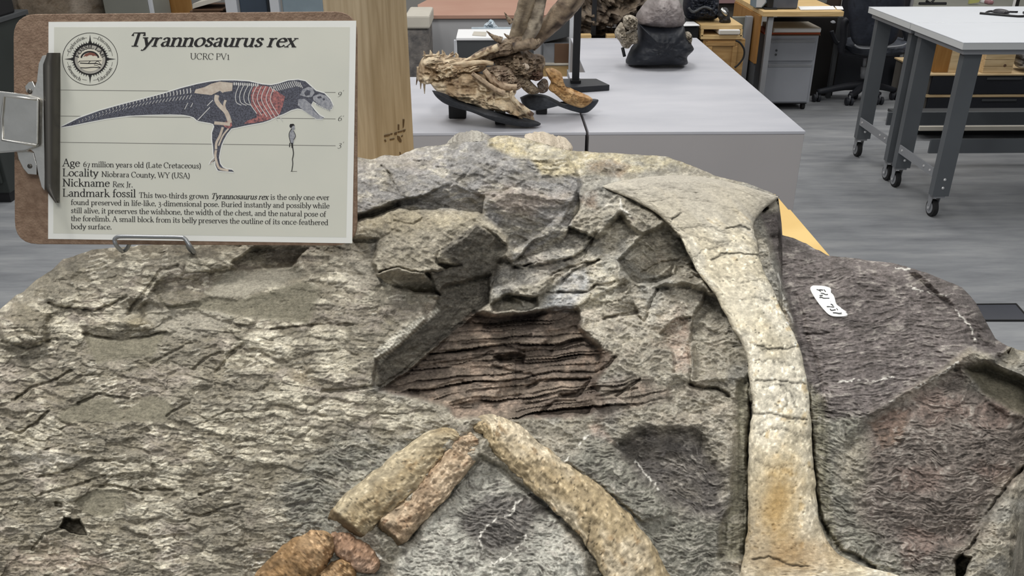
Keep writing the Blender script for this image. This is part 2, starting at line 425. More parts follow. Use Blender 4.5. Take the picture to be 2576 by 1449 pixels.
# cracks / ridges: polyline, half width px, height mm (negative = groove)
LINES = [
 (Z3('545,270 600,330 660,420 700,520'), 3.0, -6), (Z3('345,735 500,690 690,620'), 5, -14), (Z3('690,600 720,570 860,550'), 3, -5),
 (Z1('340,440 400,460 520,470 640,490 740,460 850,385'), 3, -6), (Z1('860,510 900,440 1000,330'), 3, -4), (Z1('20,690 180,740 330,690'), 4, -6),
 (Z1('100,1080 200,1010 400,940 480,900'), 3, -5), (Z1('530,1110 660,1040 760,1070 860,1085'), 3, -5), (Z1('1830,620 2000,600 2230,575 2380,590'), 3, -5),
 (Z1('1460,900 1540,800 1640,720'), 5, -6), (Z1('1300,880 1400,800 1500,770'), 3, -4), (Z1('2180,1040 2400,1010 2560,1000'), 4, -6),
 (Z1('560,640 770,690 1120,640'), 3, -7), (Z1('1020,840 1180,760 1300,710'), 3, -4), (Z1('1120,1190 1280,1110'), 3, -4), (Z1('860,490 960,400 1080,220 1200,190'), 4, -5),
 (Z2('60,240 150,260 280,200 360,110'), 3.5, -6), (Z2('300,600 480,560 700,480 1050,490'), 3, -4), (Z2('280,740 460,690 760,600 1080,600'), 3, -4), (Z2('700,670 850,660 1060,720'), 3, -5),
 (Z2('1050,690 1180,700 1300,700'), 3, -5), (Z2('1370,860 1500,890 1680,840 1800,810'), 3, -5), (Z2('1500,740 1620,700 1750,690'), 3, -4), (Z2('250,1150 330,1040 460,990'), 3, -4),
 (Z2('420,800 450,810'), 4, -14),
 (Z4('860,350 1000,380 1180,355 1400,310'), 3, -6), (Z4('850,530 1100,510 1400,460'), 3, -5), (Z4('650,600 900,580 1180,540 1350,600'), 3, -6), (Z4('380,740 600,700 900,660 1100,600'), 3, -6),
 (Z4('380,930 600,890 800,830 960,860'), 3, -5), (Z4('1100,720 1300,770 1420,780'), 4, -7), (Z4('1380,880 1480,830 1900,820'), 4, -9), (Z4('1640,960 1780,940 1900,840'), 5, -12),
 (Z4('1420,1110 1600,1000 1760,990'), 3, -7), (Z4('1570,600 1680,540 1810,490'), 4, -9), (Z4('1970,740 2080,650'), 4, -9), (Z4('2100,950 2280,820'), 3, -9), (Z4('1800,940 1950,880'), 3, -5),
 (Z4('2000,340 2110,290 2250,290 2320,340 2370,220 2430,90'), 3, -9), (Z4('1400,275 1640,245 1780,230'), 2.5, -5),
 (Z7('250,660 300,620 220,750 60,830'), 4, -10), (Z7('40,990 150,900 320,825'), 3, -8), (Z7('0,1070 240,1075 300,1015 430,995'), 3, -6), (Z7('640,930 800,840 930,820'), 3, -6),
 (Z8('200,455 300,455'), 2.5, -4), (Z8('820,1390 900,1310 960,1180 1030,1085 1102,1010'), 5, -16),
 (Z8('165,300 200,420 260,620 300,800'), 6, -5), (Z6('2110,200 2140,560 2190,900 2330,1100 2576,1230'), 6, -10), (Z6('1690,40 1675,500 1680,900 1640,1200'), 6, -12),
 (Z7('420,270 560,365 750,455 830,545 960,670 1080,920 1220,1110 1400,1449'), 5, -8),
 (Z9('1330,672 1500,645 1640,622 1720,612 1830,540 1870,460'), 3.5, -10), (Z9('1310,795 1450,792 1620,715 1780,650 1890,630'), 3, -8), (Z9('1500,850 1590,760 1700,690'), 3, -6), (Z9('520,370 590,382 640,392 700,350'), 3, -5), (Z9('400,560 430,480 500,430 560,440'), 3, -4),
 (Z9('1540,845 1700,850 1830,845 1870,800 1980,790'), 2.5, -5), (Z9('1750,960 1830,890 1870,800'), 2.5, -5), (ZA('565,0 560,200 570,400'), 4, -9), (ZA('575,405 640,425 720,425 800,465'), 5, -14), (ZA('0,470 120,440 240,430'), 3, -6), (ZA('390,100 470,210 470,330'), 3, -4),
 (ZA('925,360 930,640 920,1000 915,1449'), 3, -8), (ZA('1285,400 1290,700 1310,960 1340,1200 1440,1400'), 4, -6),
 (Z8('480,785 620,690 740,622 830,575 900,520'), 6, 5),
 (Z5('1640,480 1800,570 2050,800 2250,960 2500,1230'), 6, -8), (Z5('1650,500 1480,680 1330,850 1180,980 1050,1150'), 6, -8), (Z5('1250,610 1100,750 900,890 790,960'), 4, -8),
 (Z5('1200,300 950,500 650,740 450,930'), 5, -4),
]
VEINS = [Z5('2200,860 2080,950 2020,1060 1990,1180 1850,1290 1720,1360 1740,1446'), Z5('2040,770 1930,850 1880,960 1780,960 1640,1100 1620,1140 1680,1290 1740,1350'),
         Z5('2140,640 2220,630 2290,610'), Z5('2030,710 2130,690 2150,740 2060,770'), Z5('850,1155 930,1170 1030,1225'), Z5('700,1230 780,1260 830,1310 770,1380'), Z5('0,1300 100,1260 160,1210 200,1190'),
         Z5('1510,650 1450,750 1380,820 1300,890'),
         Z8('320,640 305,690 305,745'), Z8('310,660 410,645 480,650 570,632'), Z8('460,785 520,750 640,690 730,640 830,575'), Z8('640,265 720,290 800,300'), Z8('800,340 880,420 905,490'), Z8('580,185 630,190'), Z8('95,210 120,330 150,405 190,400'),
         Z6('710,320 830,430 1020,660'), Z6('350,460 440,350 510,275'), Z6('850,980 1030,1220'), Z7('1110,240 1125,195'),
         Z7('480,370 500,440 560,500'), Z2('1900,1270 2060,1210 2180,1150 2270,1110')]

def base_depth(u, v):
    r = ray(u, v)
    return (PLANE_A - CAMH) / (r[..., 2] - PLANE_B * r[..., 1])
def relief(u, v, lines=True):
    """large relief in mm towards the eye"""
    h = 7.0 * fbm(u / 420.0, v / 300.0, 3, 3)
    wu = u + 5 * fbm(u / 40, v / 40, 61, 3) + 2 * fbm(u / 11, v / 11, 67, 2); wv = v + 5 * fbm(u / 40, v / 40, 71, 3) + 2 * fbm(u / 11, v / 11, 77, 2)
    for poly, hc, gu, gv, sf in FACETS:
        p = np.asarray(poly); m = sub(u, v, p, 40)
        if not m.any(): continue
        c = p.mean(0); uu = u[m]; vv = v[m]
        w = smooth(0.5 + sdf_poly(wu[m], wv[m], poly) / (2 * sf))
        pl = hc + gu * (uu - c[0]) / 100 + gv * (vv - c[1]) / 100
        h[m] = h[m] * (1 - w) + (pl + 0.25 * h[m] * 0) * w
    if lines:
        for pts, wd, a in LINES:
            m = sub(u, v, pts, wd * 4 + 8)
            if not m.any(): continue
            d = dist_line(wu[m], wv[m], pts)
            h[m] += a * np.exp(-(d / wd) ** 2)
    return h
BULGES = [(Z5('930,1700 960,1300 1080,1150 1300,850 1500,640 1640,500 1800,560 2050,800 2250,960 2500,1250 2540,1700'), 16, 150), (Z8('480,790 640,692 820,582 930,680 1150,800 1150,1010 1030,1080 900,1300 700,1320 420,1220 320,960'), 12, 150),
          (Z6('350,460 440,360 510,285 520,190 620,215 720,340 900,560 1040,690 1150,830 900,900 600,620'), 7, 60), (Z3('300,760 700,640 1150,650 1400,680 1550,780 1650,880 1370,772 1050,1010 1030,1110 680,1150 470,1100 530,900 300,890'), 9, 70),
          (Z1('0,480 160,400 260,420 330,520 300,700 120,730 0,690'), 9, 60), (Z8('820,1392 880,1310 960,1180 1030,1085 1150,960 1150,1330 1060,1420 1040,1560 840,1560'), 14, 70)]
BONE_R = [(1192, 1080, 11.4), (1218, 1071, 27.4), (1252, 1088, 38.8), (1290, 1118, 45.6), (1330, 1155, 49.0), (1380, 1200, 52.4), (1430, 1240, 57.0), (1482, 1282, 61.6), (1546, 1358, 68.4), (1590, 1430, 75.2), (1630, 1520, 79.8)]
BONE_L = [(1158, 1092, 13.9), (1128, 1102, 25.5), (1088, 1124, 39.4), (1035, 1174, 51.0), (980, 1224, 53.4), (930, 1264, 54.5), (897, 1291, 54.5), (872, 1318, 51.0), (862, 1332, 41.8)]
BONE_S = [(1196, 1098, 17.1), (1178, 1116, 34.2), (1160, 1140, 41.5), (1122, 1192, 40.3), (1082, 1242, 37.8), (1045, 1283, 36.6), (1010, 1314, 41.5), (984, 1338, 41.5), (972, 1350, 34.2)]
BANKS = [BONE_R, BONE_L, BONE_S]
def regionw(u, v, polys, soft=25, warp=18, seed=5):
    uu = u + warp * fbm(u / 60, v / 60, seed, 4); vv = v + warp * fbm(u / 60, v / 60, seed + 50, 4)
    w = np.zeros(u.shape)
    for p in polys:
        m = sub(u, v, p, soft * 2 + warp * 2)
        if m.any(): w[m] = np.maximum(w[m], smooth(0.5 + sdf_poly(uu[m], vv[m], p) / (2 * soft)))
    return w

# regions with their own kind of surface, or shade painted into the colour
R_BROWN = [Z4('950,270 1180,310 1420,280 1600,235 1790,255 1800,390 1970,560 2100,650 1960,800 1930,900 2050,1040 1880,1120 1200,1140 800,1130 690,1020 185,900 400,740 650,540')]
R_PURPLE = [Z8('20,-40 110,-40 300,50 560,70 900,150 1080,440 1000,560 880,520 740,622 460,792 290,800 190,600 100,200')]
R_PURPLE2 = [Z8('470,800 640,700 820,590 930,690 1150,800 1150,1000 1030,1080 900,1310 760,1449 600,1400 430,1200')]
R_SLATE = [Z6('720,340 900,260 1300,260 1480,560 1540,830 1300,860 1100,740 900,560'), Z5('1460,960 1700,780 2000,760 2180,860 2050,1100 1950,1250 1700,1320 1620,1200 1500,1080')]
R_FUR = [Z5('0,1446 0,700 300,450 600,300 1000,350 1250,270 450,930 500,1100 760,1240 860,1446'), Z5('930,1560 960,1300 1080,1150 1300,850 1640,500 2050,800 2500,1250 2540,1560'),
         Z6('350,460 510,285 720,340 1150,830 1500,860 1480,1285 1000,1285 760,900'), Z8('230,640 480,790 320,960 420,1220 700,1330 820,1400 800,1449 420,1449 300,1330 260,1000')]
R_REAR = [Z3('150,50 1000,-20 1440,-40 1480,80 1700,190 2160,200 2300,400 2180,820 1700,1100 1650,880 1430,690 1150,650 700,640 250,760')]
R_CREAMSTONE = [Z3('1480,95 1520,-90 1850,-80 2300,20 2500,140 2300,320 2160,200 1700,190'), Z7('-300,-100 860,-80 1150,80 400,190 -100,180')]
R_PALE = [Z7('-60,850 330,640 480,400 640,640 470,840 440,1000 560,980 1130,1060 1050,1230 780,1449 100,1449 0,1180'), Z3('300,900 500,890 480,1100 510,1200 600,1290 300,1320 100,1290 60,1080'),
          Z1('1900,240 2380,60 2420,330 2330,420 2160,330')]
R_PLATEAU = [[(-150, 600), (560, 590), (900, 560), (960, 690), (1080, 740), (940, 900), (930, 985), (1100, 1040), (1000, 1100), (850, 1290), (700, 1449), (600, 1600), (-150, 1600)]]
R_SMOOTH = [Z1('1050,360 1110,470 1440,400 1650,400 2060,288 2160,340 2080,580 1750,540 1480,492 1130,472'), Z2('560,780 740,680 950,710 930,830 830,890 700,880 620,850'), Z1('560,640 780,690 1120,640 1020,800 660,830'),  # first patch: a ridge's shade, put into the colour
            Z1('400,1180 560,1080 740,1070 840,1200 820,1234 400,1234'), Z1('1400,370 1540,230 2000,190 1980,260 1650,390 1450,395'), Z8('860,600 940,580 1150,660 1150,800 1040,770 940,700'), Z1('830,1180 1000,1070 1120,1090 1180,1150 1120,1234 860,1234')]
R_PINK = [Z2('0,1200 300,1100 500,1080 720,1180 900,1230 700,1345 0,1345'), Z3('1400,480 1700,440 2200,560 1700,700'), Z7('760,1290 900,1150 1000,1200 960,1449 740,1449')]
R_WHITE = [Z7('180,1150 250,1000 340,820 470,720 640,600 560,760 470,840 440,1000 300,1100'), Z2('60,345 270,385 690,450 520,530 300,560 90,450'), Z7('300,260 340,330 480,370 580,480 540,500 440,440 300,440')]
R_SHADE = [Z4('650,160 1070,-60 1060,200 950,280 650,540 400,740 185,895 150,650 560,330'), Z3('1370,772 1640,960 1560,1200 1460,1460 1060,1460 960,1200 1240,1130 1050,1010')]  # boulder wall and right face, their shade painted as dark colour
R_RUST = [Z3('2260,560 2330,500 2430,500 2430,640 2330,630'), Z7('190,370 230,320 300,350 300,430 240,410'), Z8('470,820 560,760 640,760 600,900 520,930'), Z7('230,100 400,60 560,110 480,190 250,160')]
R_BROWN2 = [ZA('0,370 120,350 260,370 420,430 440,490 330,510 200,540 60,620 0,650')]
R_BLUE = [Z9('1490,960 1640,750 1820,680 1850,800 1720,960 1600,970')]
R_CREAM2 = [Z9('1830,660 2000,600 2040,700 2010,810 1880,800 1720,960 1850,960 1990,900 2030,800')]
R_TROUGH = [ZA('840,380 925,350 925,1449 740,1449 750,1250 820,1100 840,700'), ZA('1290,400 1380,500 1400,900 1420,1200 1500,1449 1440,1400 1330,1200')]
R_PINK2 = [ZA('390,100 480,0 560,0 560,330 470,330 470,210'), Z6('510,200 600,200 720,340 620,290 540,270')]
R_STRIP = [Z9('400,1300 380,1270 420,1210 500,1150 650,1040 800,950 820,965 700,1085 560,1195 480,1265 420,1330')]
R_BOULDER = [Z3('300,760 700,640 1150,650 1400,680 1550,780 1650,880 1640,980 1460,1460 1060,1400 870,1372 580,1275 505,1205 470,1100 530,900 300,890')]
R_OCHRE = [Z1('850,560 960,560 990,580 970,620 900,600'), Z1('1980,920 2080,900 2130,960 2060,990'), Z3('350,740 700,640 1150,650 1400,690 1250,800 800,830 400,880')]

def surf(u, v):
    """full height (mm) and colour of the matrix"""
    h = relief(u, v)
    wb = regionw(u, v, R_BROWN, 8, 8, 5); wp = regionw(u, v, R_PURPLE, 10, 8, 6); wp2 = regionw(u, v, R_PURPLE2, 40, 30, 7)
    wsl = regionw(u, v, R_SLATE, 26, 26, 8); wf = regionw(u, v, R_FUR, 34, 26, 9); wr = regionw(u, v, R_REAR, 6, 6, 10)
    wc = regionw(u, v, R_CREAMSTONE, 10, 10, 11); wpl = regionw(u, v, R_PALE, 22, 20, 12); wl = regionw(u, v, R_PLATEAU, 14, 10, 13)
    wsm = regionw(u, v, R_SMOOTH, 7, 5, 14); wpk = regionw(u, v, R_PINK, 26, 30, 15); wwh = regionw(u, v, R_WHITE, 14, 22, 16)
    wshd = regionw(u, v, R_SHADE, 5, 4, 17); wru = regionw(u, v, R_RUST, 8, 6, 18); woc = regionw(u, v, R_OCHRE, 22, 26, 19)
    wb = np.maximum(wb, 0.65 * regionw(u, v, R_BROWN2, 20, 16, 20)); wbl = regionw(u, v, R_BLUE, 14, 14, 33); wc2 = regionw(u, v, R_CREAM2, 10, 10, 34); wtr = regionw(u, v, R_TROUGH, 12, 8, 35)
    wpk2 = regionw(u, v, R_PINK2, 8, 6, 36); wst = regionw(u, v, R_STRIP, 5, 3, 37); wbo = regionw(u, v, R_BOULDER, 6, 4, 38)
    # ---- colours (srgb 0-255)
    n1 = fbm(u / 110, v / 80, 21, 4); n2 = fbm(u / 26, v / 17, 22, 4); n3 = fbm(u / 7.0, v / 4.5, 23, 3)
    c = np.zeros(u.shape + (3,))
    def put(w, rgb):
        c[...] = c * (1 - w[..., None]) + np.asarray(rgb, float) * w[..., None]
    one = np.ones(u.shape)
    put(one, (150, 144, 130))
    put(wl, (141, 135, 121))
    put(wl * smooth((n1 + 0.05) * 2.2), (154, 146, 134))
    put(wr, (146, 144, 141)); put(wf, (140, 138, 127)); put(wpl, (178, 171, 156))
    put(wc, (190, 178, 146)); put(wp, (116, 109, 106)); put(wp2 * 0.85, (120, 111, 105)); put(wsl * 0.85, (92, 88, 86))
    put(wb, (114, 103, 93)); put(wpk * 0.55, (188, 170, 154)); put(wwh * 0.75, (214, 208, 194)); put(wshd * 0.85, (92, 88, 81))  # last tone darkens the boulder wall as painted shade
    put(wsm * 0.9, (133, 128, 112)); put(wru * 0.5, (124, 100, 84)); put(woc * 0.45, (178, 162, 124)); put(regionw(u, v, [BULGES[0][0]], 12, 6, 40) * (1 - 0.8 * wsl) * 0.8, (186, 184, 174)); put(wbl * 0.8, (178, 180, 182)); put(wc2 * 0.7, (204, 196, 172)); put(wtr * 0.8, (138, 134, 116)); put(wpk2 * 0.8, (172, 152, 138)); put(wst * 0.8, (176, 172, 158)); put(wbo * (1 - wshd) * 0.5, (158, 150, 133)); put(regionw(u, v, [Z9('1180,760 1260,610 1310,640 1650,500 1700,420 1870,480 1820,560 1600,700 1480,790 1200,860')], 10, 10, 39) * 0.7, (136, 134, 131))
    put(wb * smooth(n2 * 1.6 + n1 * 1.5), (146, 130, 116)); put(wb * smooth(-n1 * 2.4 - 0.2) * 0.7, (108, 97, 90))
    put(wr * smooth(n1 * 2) * 0.5, (170, 163, 156))
    put(wp2 * smooth(n1 * 2.5) * 0.6, (132, 114, 105))
    # ---- flakes on the plateau: bedding plates broken in steps
    fu = u + 16 * fbm(u / 50, v / 50, 31, 3); fv = v + 10 * fbm(u / 50, v / 50, 32, 3)
    x = (fu + 0.35 * fv); y = (fv - 0.12 * fu)
    flk = np.clip(wl + 0.8 * wpl + 0.5 * wc + 0.35 * wr + 0.3 * (1 - wp - wp2 - wf - wb) - wsm - wb - wf * 0.5 - wtr - wbl, 0, 1)
    wch = regionw(u, v, [Z2('1450,150 1800,0 2350,-60 2400,380 2000,560 1700,640 1350,480'), Z2('700,480 1300,440 1400,900 1100,1000 650,960 760,660'), Z1('1550,560 2150,560 1900,900 1500,950'), Z1('300,420 700,300 900,480 600,780 400,640')], 30, 30, 43)
    ptch = vnoise(u / 150, v / 100, 46)
    for sx, sy, amp, seed in ((130, 50, 3.4, 41), (58, 21, 2.0, 44), (24, 9, 1.1, 47)):
        f1, f2, cid = voronoi(x / sx, y / sy, seed)
        e = smooth((f2 - f1) * 4.5); brk = smooth(vnoise(x / sx * 1.3, y / sy * 1.3, seed + 6) * 2.5 + 0.3)
        tilt = (f1 * np.sign(vnoise(x / sx / 1.5, y / sy / 1.5, seed + 3)))
        h += flk * amp * ((cid - 0.5) * 1.3 * e + 0.5 * tilt - 0.5 * (1 - e) * brk)
        lite = flk * (cid > 0.86 - 0.22 * wch) * e * np.maximum(smooth(ptch * 3 + 0.6), wch)
        put(lite * (0.55 + 0.3 * (np.sin(v * 1.15 + 9 * n2) > 0)), (206, 199, 180))
        put(flk * (cid < 0.2) * e * 0.4, (132, 125, 108))
        put(flk * (1 - e) * brk * 0.2, (106, 99, 86))
    # chips left by tools: short pale bars
    tkx = u * 0.25 + v
    tick = flk * (np.sin(tkx * 0.5 + 9 * n1 + 3 * n2) > 0.45) * (vnoise(u / 26, v / 34, 81) > 0.62)
    put(tick * 0.55, (218, 212, 196)); h += tick * 0.5
    put(wst * (np.sin((u - v) * 0.55 + 2 * n2) > 0.3) * 0.7, (224, 220, 208))
    # ---- bedding of the brown chunk
    ly = v + 0.10 * u + 26 * fbm(u / 210, v / 120, 51, 3) + 2.6 * fbm(u / 34, v / 20, 52, 2)
    lay = np.zeros(u.shape)
    for per, a, sd in ((47.0, 6.5, 1), (19.0, 3.2, 2), (8.0, 0.9, 3)):
        k = np.floor(ly / per); f = ly / per - k
        brk = _hash(k, np.floor((u + 60 * _hash(k, k * 0, 5 + sd)) / (per * 7)), 90 + sd)
        lay += a * ((brk - 0.5) * 1.2 + 0.7 * (f - 0.5) - (1.3 if sd < 3 else 0.5) * np.exp(-(f / (0.09, 0.16, 0.34)[sd - 1]) ** 2) * smooth(1.8 * vnoise(u / 90, k * 3.7, 95 + sd) + 0.35))
    h += wb * lay
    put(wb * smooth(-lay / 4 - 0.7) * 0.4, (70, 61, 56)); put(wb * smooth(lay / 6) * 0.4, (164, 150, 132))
    # ---- scraped 'combed' relief of the dark slab and of the ground around the bones
    wx_ = 34 * fbm(u / 130, v / 110, 55, 3); wy_ = 26 * fbm(u / 120, v / 90, 56, 3) + 5 * fbm(u / 30, v / 24, 58, 2)
    for w, su, sv, a, sd, k in ((wp, 19, 4.6, 1.9, 1, -0.06), (np.clip(wf + wsl + 0.5 * wtr, 0, 1), 17, 4.8, 2.3, 2, 0.30), (wp2, 15, 4.6, 2.1, 3, 0.02)):
        xx = u + wx_ + k * v; yy = v - k * u + wy_ * (0.6 if sd == 1 else 1.6)
        g = 0.6 * vnoise(xx / su, yy / sv, 57 + sd) + 0.4 * vnoise(xx / su * 2.1, yy / sv * 1.9, 67 + sd) + 0.35 * vnoise(xx / 50, yy / 16, 77 + sd)
        h += w * a * g
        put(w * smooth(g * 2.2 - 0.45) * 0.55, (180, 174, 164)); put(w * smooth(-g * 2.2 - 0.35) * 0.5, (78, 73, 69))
    put(wtr * smooth(2 * vnoise((u + 0.05 * v) / 5.5, v / 120, 59)) * 0.4, (112, 108, 92)); h += wtr * 1.0 * vnoise(u / 6, v / 130, 60)
    # ---- broken surface of the remaining matrix
    wd = np.clip(1 - wl - wp - wp2 - wf - wsl - wb - wr - wbo - wshd - wtr - 0.7 * wsm, 0, 1)
    for k_, (a_, b_, su, sv, am) in enumerate(((0.7, -0.45, 70, 26, 3.4), (-0.3, 0.25, 38, 15, 2.2), (0.9, -0.7, 17, 8, 1.1))):
        g3 = ridged((u + a_ * v + wx_) / su, (v + b_ * u + wy_) / sv, 140 + k_, 3)
        h += (wd + 0.35 * wf) * am * g3
        put(wd * smooth(g3 * 1.6 - 0.55) * 0.5, (200, 194, 180)); put(wd * smooth(-g3 * 1.8 - 0.35) * 0.42, (104, 99, 92))  # ridge light and valley shade painted into the colour
    put(wd * smooth(n1 * 2.2 - 0.2) * 0.4, (170, 158, 144)); put(wd * smooth(-n1 * 2.4 - 0.3) * 0.35, (136, 138, 138))
    # ---- general break-up
    rough = 1 - 0.75 * wsm - 0.3 * wp
    h += rough * (2.4 * fbm(u / 60, v / 40, 25, 4) + 1.3 * ridged(u / 26, v / 15, 26, 3) + 0.7 * fbm(u / 8, v / 5.5, 27, 3))
    h += wr * 2.4 * ridged((u + 0.5 * v) / 40, (v - 0.35 * u) / 13, 28, 3)
    h += wc * 1.6 * ridged((u + 0.5 * v) / 26, (v - 0.3 * u) / 12, 29, 3)
    h += np.clip(wbo + 0.6 * wr, 0, 1) * (2.6 * ridged((u + 0.8 * v) / 46, (v - 0.55 * u) / 17, 38, 4) + 1.4 * fbm(u / 14, v / 9, 39, 3))
    g2 = ridged((u + 0.8 * v) / 60, (v - 0.5 * u) / 20, 37, 3); put(np.clip(wbo * (1 - wshd) + wr, 0, 1) * smooth(g2 * 1.3 - 0.5) * 0.45, (190, 184, 170)); put(np.clip(wbo + wr, 0, 1) * smooth(-g2 * 1.6 - 0.2) * 0.3, (100, 96, 90))
    h += wshd * (2.4 * fbm(u / 16, v / 13, 30, 4) + 1.6 * ridged((u + v) / 30, (v - u) / 14, 31, 3))
    c *= (1 + 0.16 * n2 + 0.20 * n3 + 0.06 * n1)[..., None]
    # smooth patches get an even tone; the plateau's dark one paints a ridge's shade
    tone = (1 + 0.06 * n2 + 0.08 * n3)[..., None]
    c[...] = c * (1 - 0.75 * wsm[..., None]) + np.array((128, 123, 107.0)) * tone * 0.75 * wsm[..., None]
    wlh = regionw(u, v, [Z1('1400,375 1540,225 2000,185 2060,250 1650,392 1450,395'), Z1('1000,430 1130,475 1480,495 1620,560 1300,680 1120,640 980,540')], 8, 6, 42)
    c[...] = c * (1 - 0.7 * wlh[..., None]) + np.array((172, 166, 152.0)) * tone * 0.7 * wlh[..., None]
    # ---- white veins / plaster specks
    wu = u + 5 * fbm(u / 9, v / 9, 63, 3); wv = v + 5 * fbm(u / 9, v / 9, 64, 3)
    for pts in VEINS:
        m = sub(u, v, pts, 16)
        if not m.any(): continue
        d = dist_line(wu[m], wv[m], pts)
        t = np.clip(1.3 - d / 2.9, 0, 1) * smooth(2.5 * vnoise(u[m] / 6, v[m] / 6, 65) + 1.1) * smooth(2.0 * vnoise(u[m] / 38, v[m] / 38, 66) + 1.35)
        cc = c[m]; c[m] = cc * (1 - t[..., None]) + np.array((232, 228, 218.0)) * t[..., None]
        h[m] += 0.8 * t
    for poly, mm, px in BULGES:
        m = sub(u, v, poly, 4)
        if m.any():
            e = np.clip(sdf_poly(u[m], v[m], poly) / px, 0, 1); h[m] += mm * (1 - (1 - e) ** 2)
    for cw in BANKS:
        cw = np.asarray(cw, float); m = sub(u, v, cw[:, :2], 140)
        if m.any():
            d = np.maximum(dist_line(u[m], v[m], cw[:, :2]) - cw[:, 2].mean() * 0.9, 0)
            h[m] += 9.0 * np.exp(-(d / 34) ** 2) * (0.75 + 0.5 * vnoise(u[m] / 40, v[m] / 40, 161))
    # rim turns away
    tv = np.interp(u, _tu, _tv); e = np.clip((v - tv) / 46.0, 0, 1)
    h -= 24 * (1 - e) ** 2
    bv = np.interp(u, BOTLINE_U, BOTLINE_V); e = np.clip((bv - v) / 40.0, 0, 1)
    h -= 20 * (1 - e) ** 2
    return h, c

NC, NR = 1440, 620
gu = np.linspace(-110, 2690, NC); tv = np.interp(gu, _tu, _tv) + 2.2 * fbm(gu / 22, gu * 0, 91, 4) ; bv = np.interp(gu, BOTLINE_U, BOTLINE_V)
tt = np.linspace(0, 1, NR) ** 0.97
U = np.repeat(gu[None, :], NR, 0); V = tv[None, :] + (bv - tv)[None, :] * tt[:, None]
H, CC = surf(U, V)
D = base_depth(U, V) - H / 1000.0
P = at_depth(U, V, D)
# skirts: the block's far side and near side go down to the table
def skirt(row, cols, dirv, n=18):
    out = []; oc = []
    for k in range(1, n + 1):
        f = k / n
        q = row.copy(); x_ = row[:, 0] * 60; y_ = row[:, 2] * 0 + k * 0.9
        j = fbm(x_ * 0.35, y_ * 0.5, 171, 4) + 0.5 * ridged(x_ * 0.9, y_ * 1.1, 175, 3)
        q[:, 1] += dirv * (0.035 * f + 0.012 * j * math.sin(f * math.pi)); q[:, 2] = row[:, 2] + (TABLE_Z + 0.004 - row[:, 2]) * f ** 0.8
        out.append(q)
        g = (np.array((138, 132, 120.0)) * (1 + 0.22 * fbm(x_, y_ * 1.3, 177, 4) + 0.12 * fbm(x_ * 4, y_ * 4, 179, 2))[:, None])
        w_ = min(1.0, k / 4.0); oc.append(cols * (1 - w_) + g * w_)
    return out, oc
sk, skc = skirt(P[0], CC[0], 1.0); sk2, sk2c = skirt(P[-1], CC[-1], -1.0)
sk = sk[::-1]; skc = skc[::-1]
PP = np.concatenate([np.stack(sk), P, np.stack(sk2)], 0)
CF = np.concatenate([np.stack(skc), CC, np.stack(sk2c)], 0)
UF = np.concatenate([np.repeat(U[:1], len(sk), 0), U, np.repeat(U[-1:], len(sk2), 0)], 0); VF = np.concatenate([np.repeat(V[:1], len(sk), 0), V, np.repeat(V[-1:], len(sk2), 0)], 0)
def ends(a):        # repeat the outermost columns for the block's left and right flanks
    return np.concatenate([a[:, :1], a[:, :1], a, a[:, -1:], a[:, -1:]], 1)
PP, CF, UF, VF = ends(PP), ends(CF), ends(UF), ends(VF)
for ci, cj, dx in ((1, 2, -0.025), (0, 2, -0.04), (-2, -3, 0.025), (-1, -3, 0.04)):
    PP[:, ci, 0] = PP[:, cj, 0] + dx
    PP[:, ci, 2] = PP[:, cj, 2] + (TABLE_Z + 0.004 - PP[:, cj, 2]) * (0.45 if ci in (1, -2) else 1.0)
NC = PP.shape[1]
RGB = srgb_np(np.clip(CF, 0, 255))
# pieces of the block
PIECES = [('rear_boulder', R_REAR, 'grey boulder at the rear'), ('cream_stone', R_CREAMSTONE, 'cream stone on the rear rim'), ('layered_brown_rock', R_BROWN, 'dark brown layered rock'),
          ('dark_slab', R_PURPLE + R_PURPLE2, 'dark purplish slab'), ('corner_chunk', [FACETS[-3][0]], 'olive chunk at the corner'),
          ('overhanging_boulder', [Z3('300,760 700,640 1150,650 1400,680 1550,780 1650,880 1640,980 1605,1070 1560,1200 1500,1320 1460,1460 1060,1400 870,1372 700,1332 580,1275 505,1205 470,1100 530,900 300,890')], 'overhanging boulder with dark underside'),
          ('bone_mound', [Z5('930,1700 960,1300 1080,1150 1300,850 1500,640 1640,500 1800,560 2050,800 2250,960 2500,1250 2540,1700')], 'grey mound between the forked bones')]
fu_ = (UF[:-1, :-1] + UF[1:, 1:]) / 2; fv_ = (VF[:-1, :-1] + VF[1:, 1:]) / 2
lab = np.zeros(fu_.shape, int)
for i, (nm, polys, lb) in enumerate(PIECES):
    for p in polys:
        m = sub(fu_, fv_, p, 2); mm = np.zeros(fu_.shape, bool); mm[m] = sdf_poly(fu_[m], fv_[m], p) > 0
        lab[mm] = i + 1
quads = grid_quads(PP.shape[0], NC).reshape(PP.shape[0] - 1, NC - 1, 4)[:, :, ::-1]
ROCK = colmat('fossil_rock', rough=0.92, fine=430, bump=0.8, bdist=0.0014, var=0.38)
block = thing('fossil_block', 'large grey brown rock block holding fossil bones on the wooden table', 'fossil', (0, 0.65, TABLE_Z))
def emit(name, mask, label=None):
    q = quads[mask]; idx, inv = np.unique(q.ravel(), return_inverse=True)
    me = mesh_np(name, PP.reshape(-1, 3)[idx], inv.reshape(-1, 4))
    set_col(me, RGB.reshape(-1, 3)[idx])
    o = link(name, me, ROCK, block)
    if label: o['label'] = label
    return o
emit('rock_matrix', lab == 0)
for i, (nm, polys, lb) in enumerate(PIECES):
    emit(nm, lab == i + 1, lb)

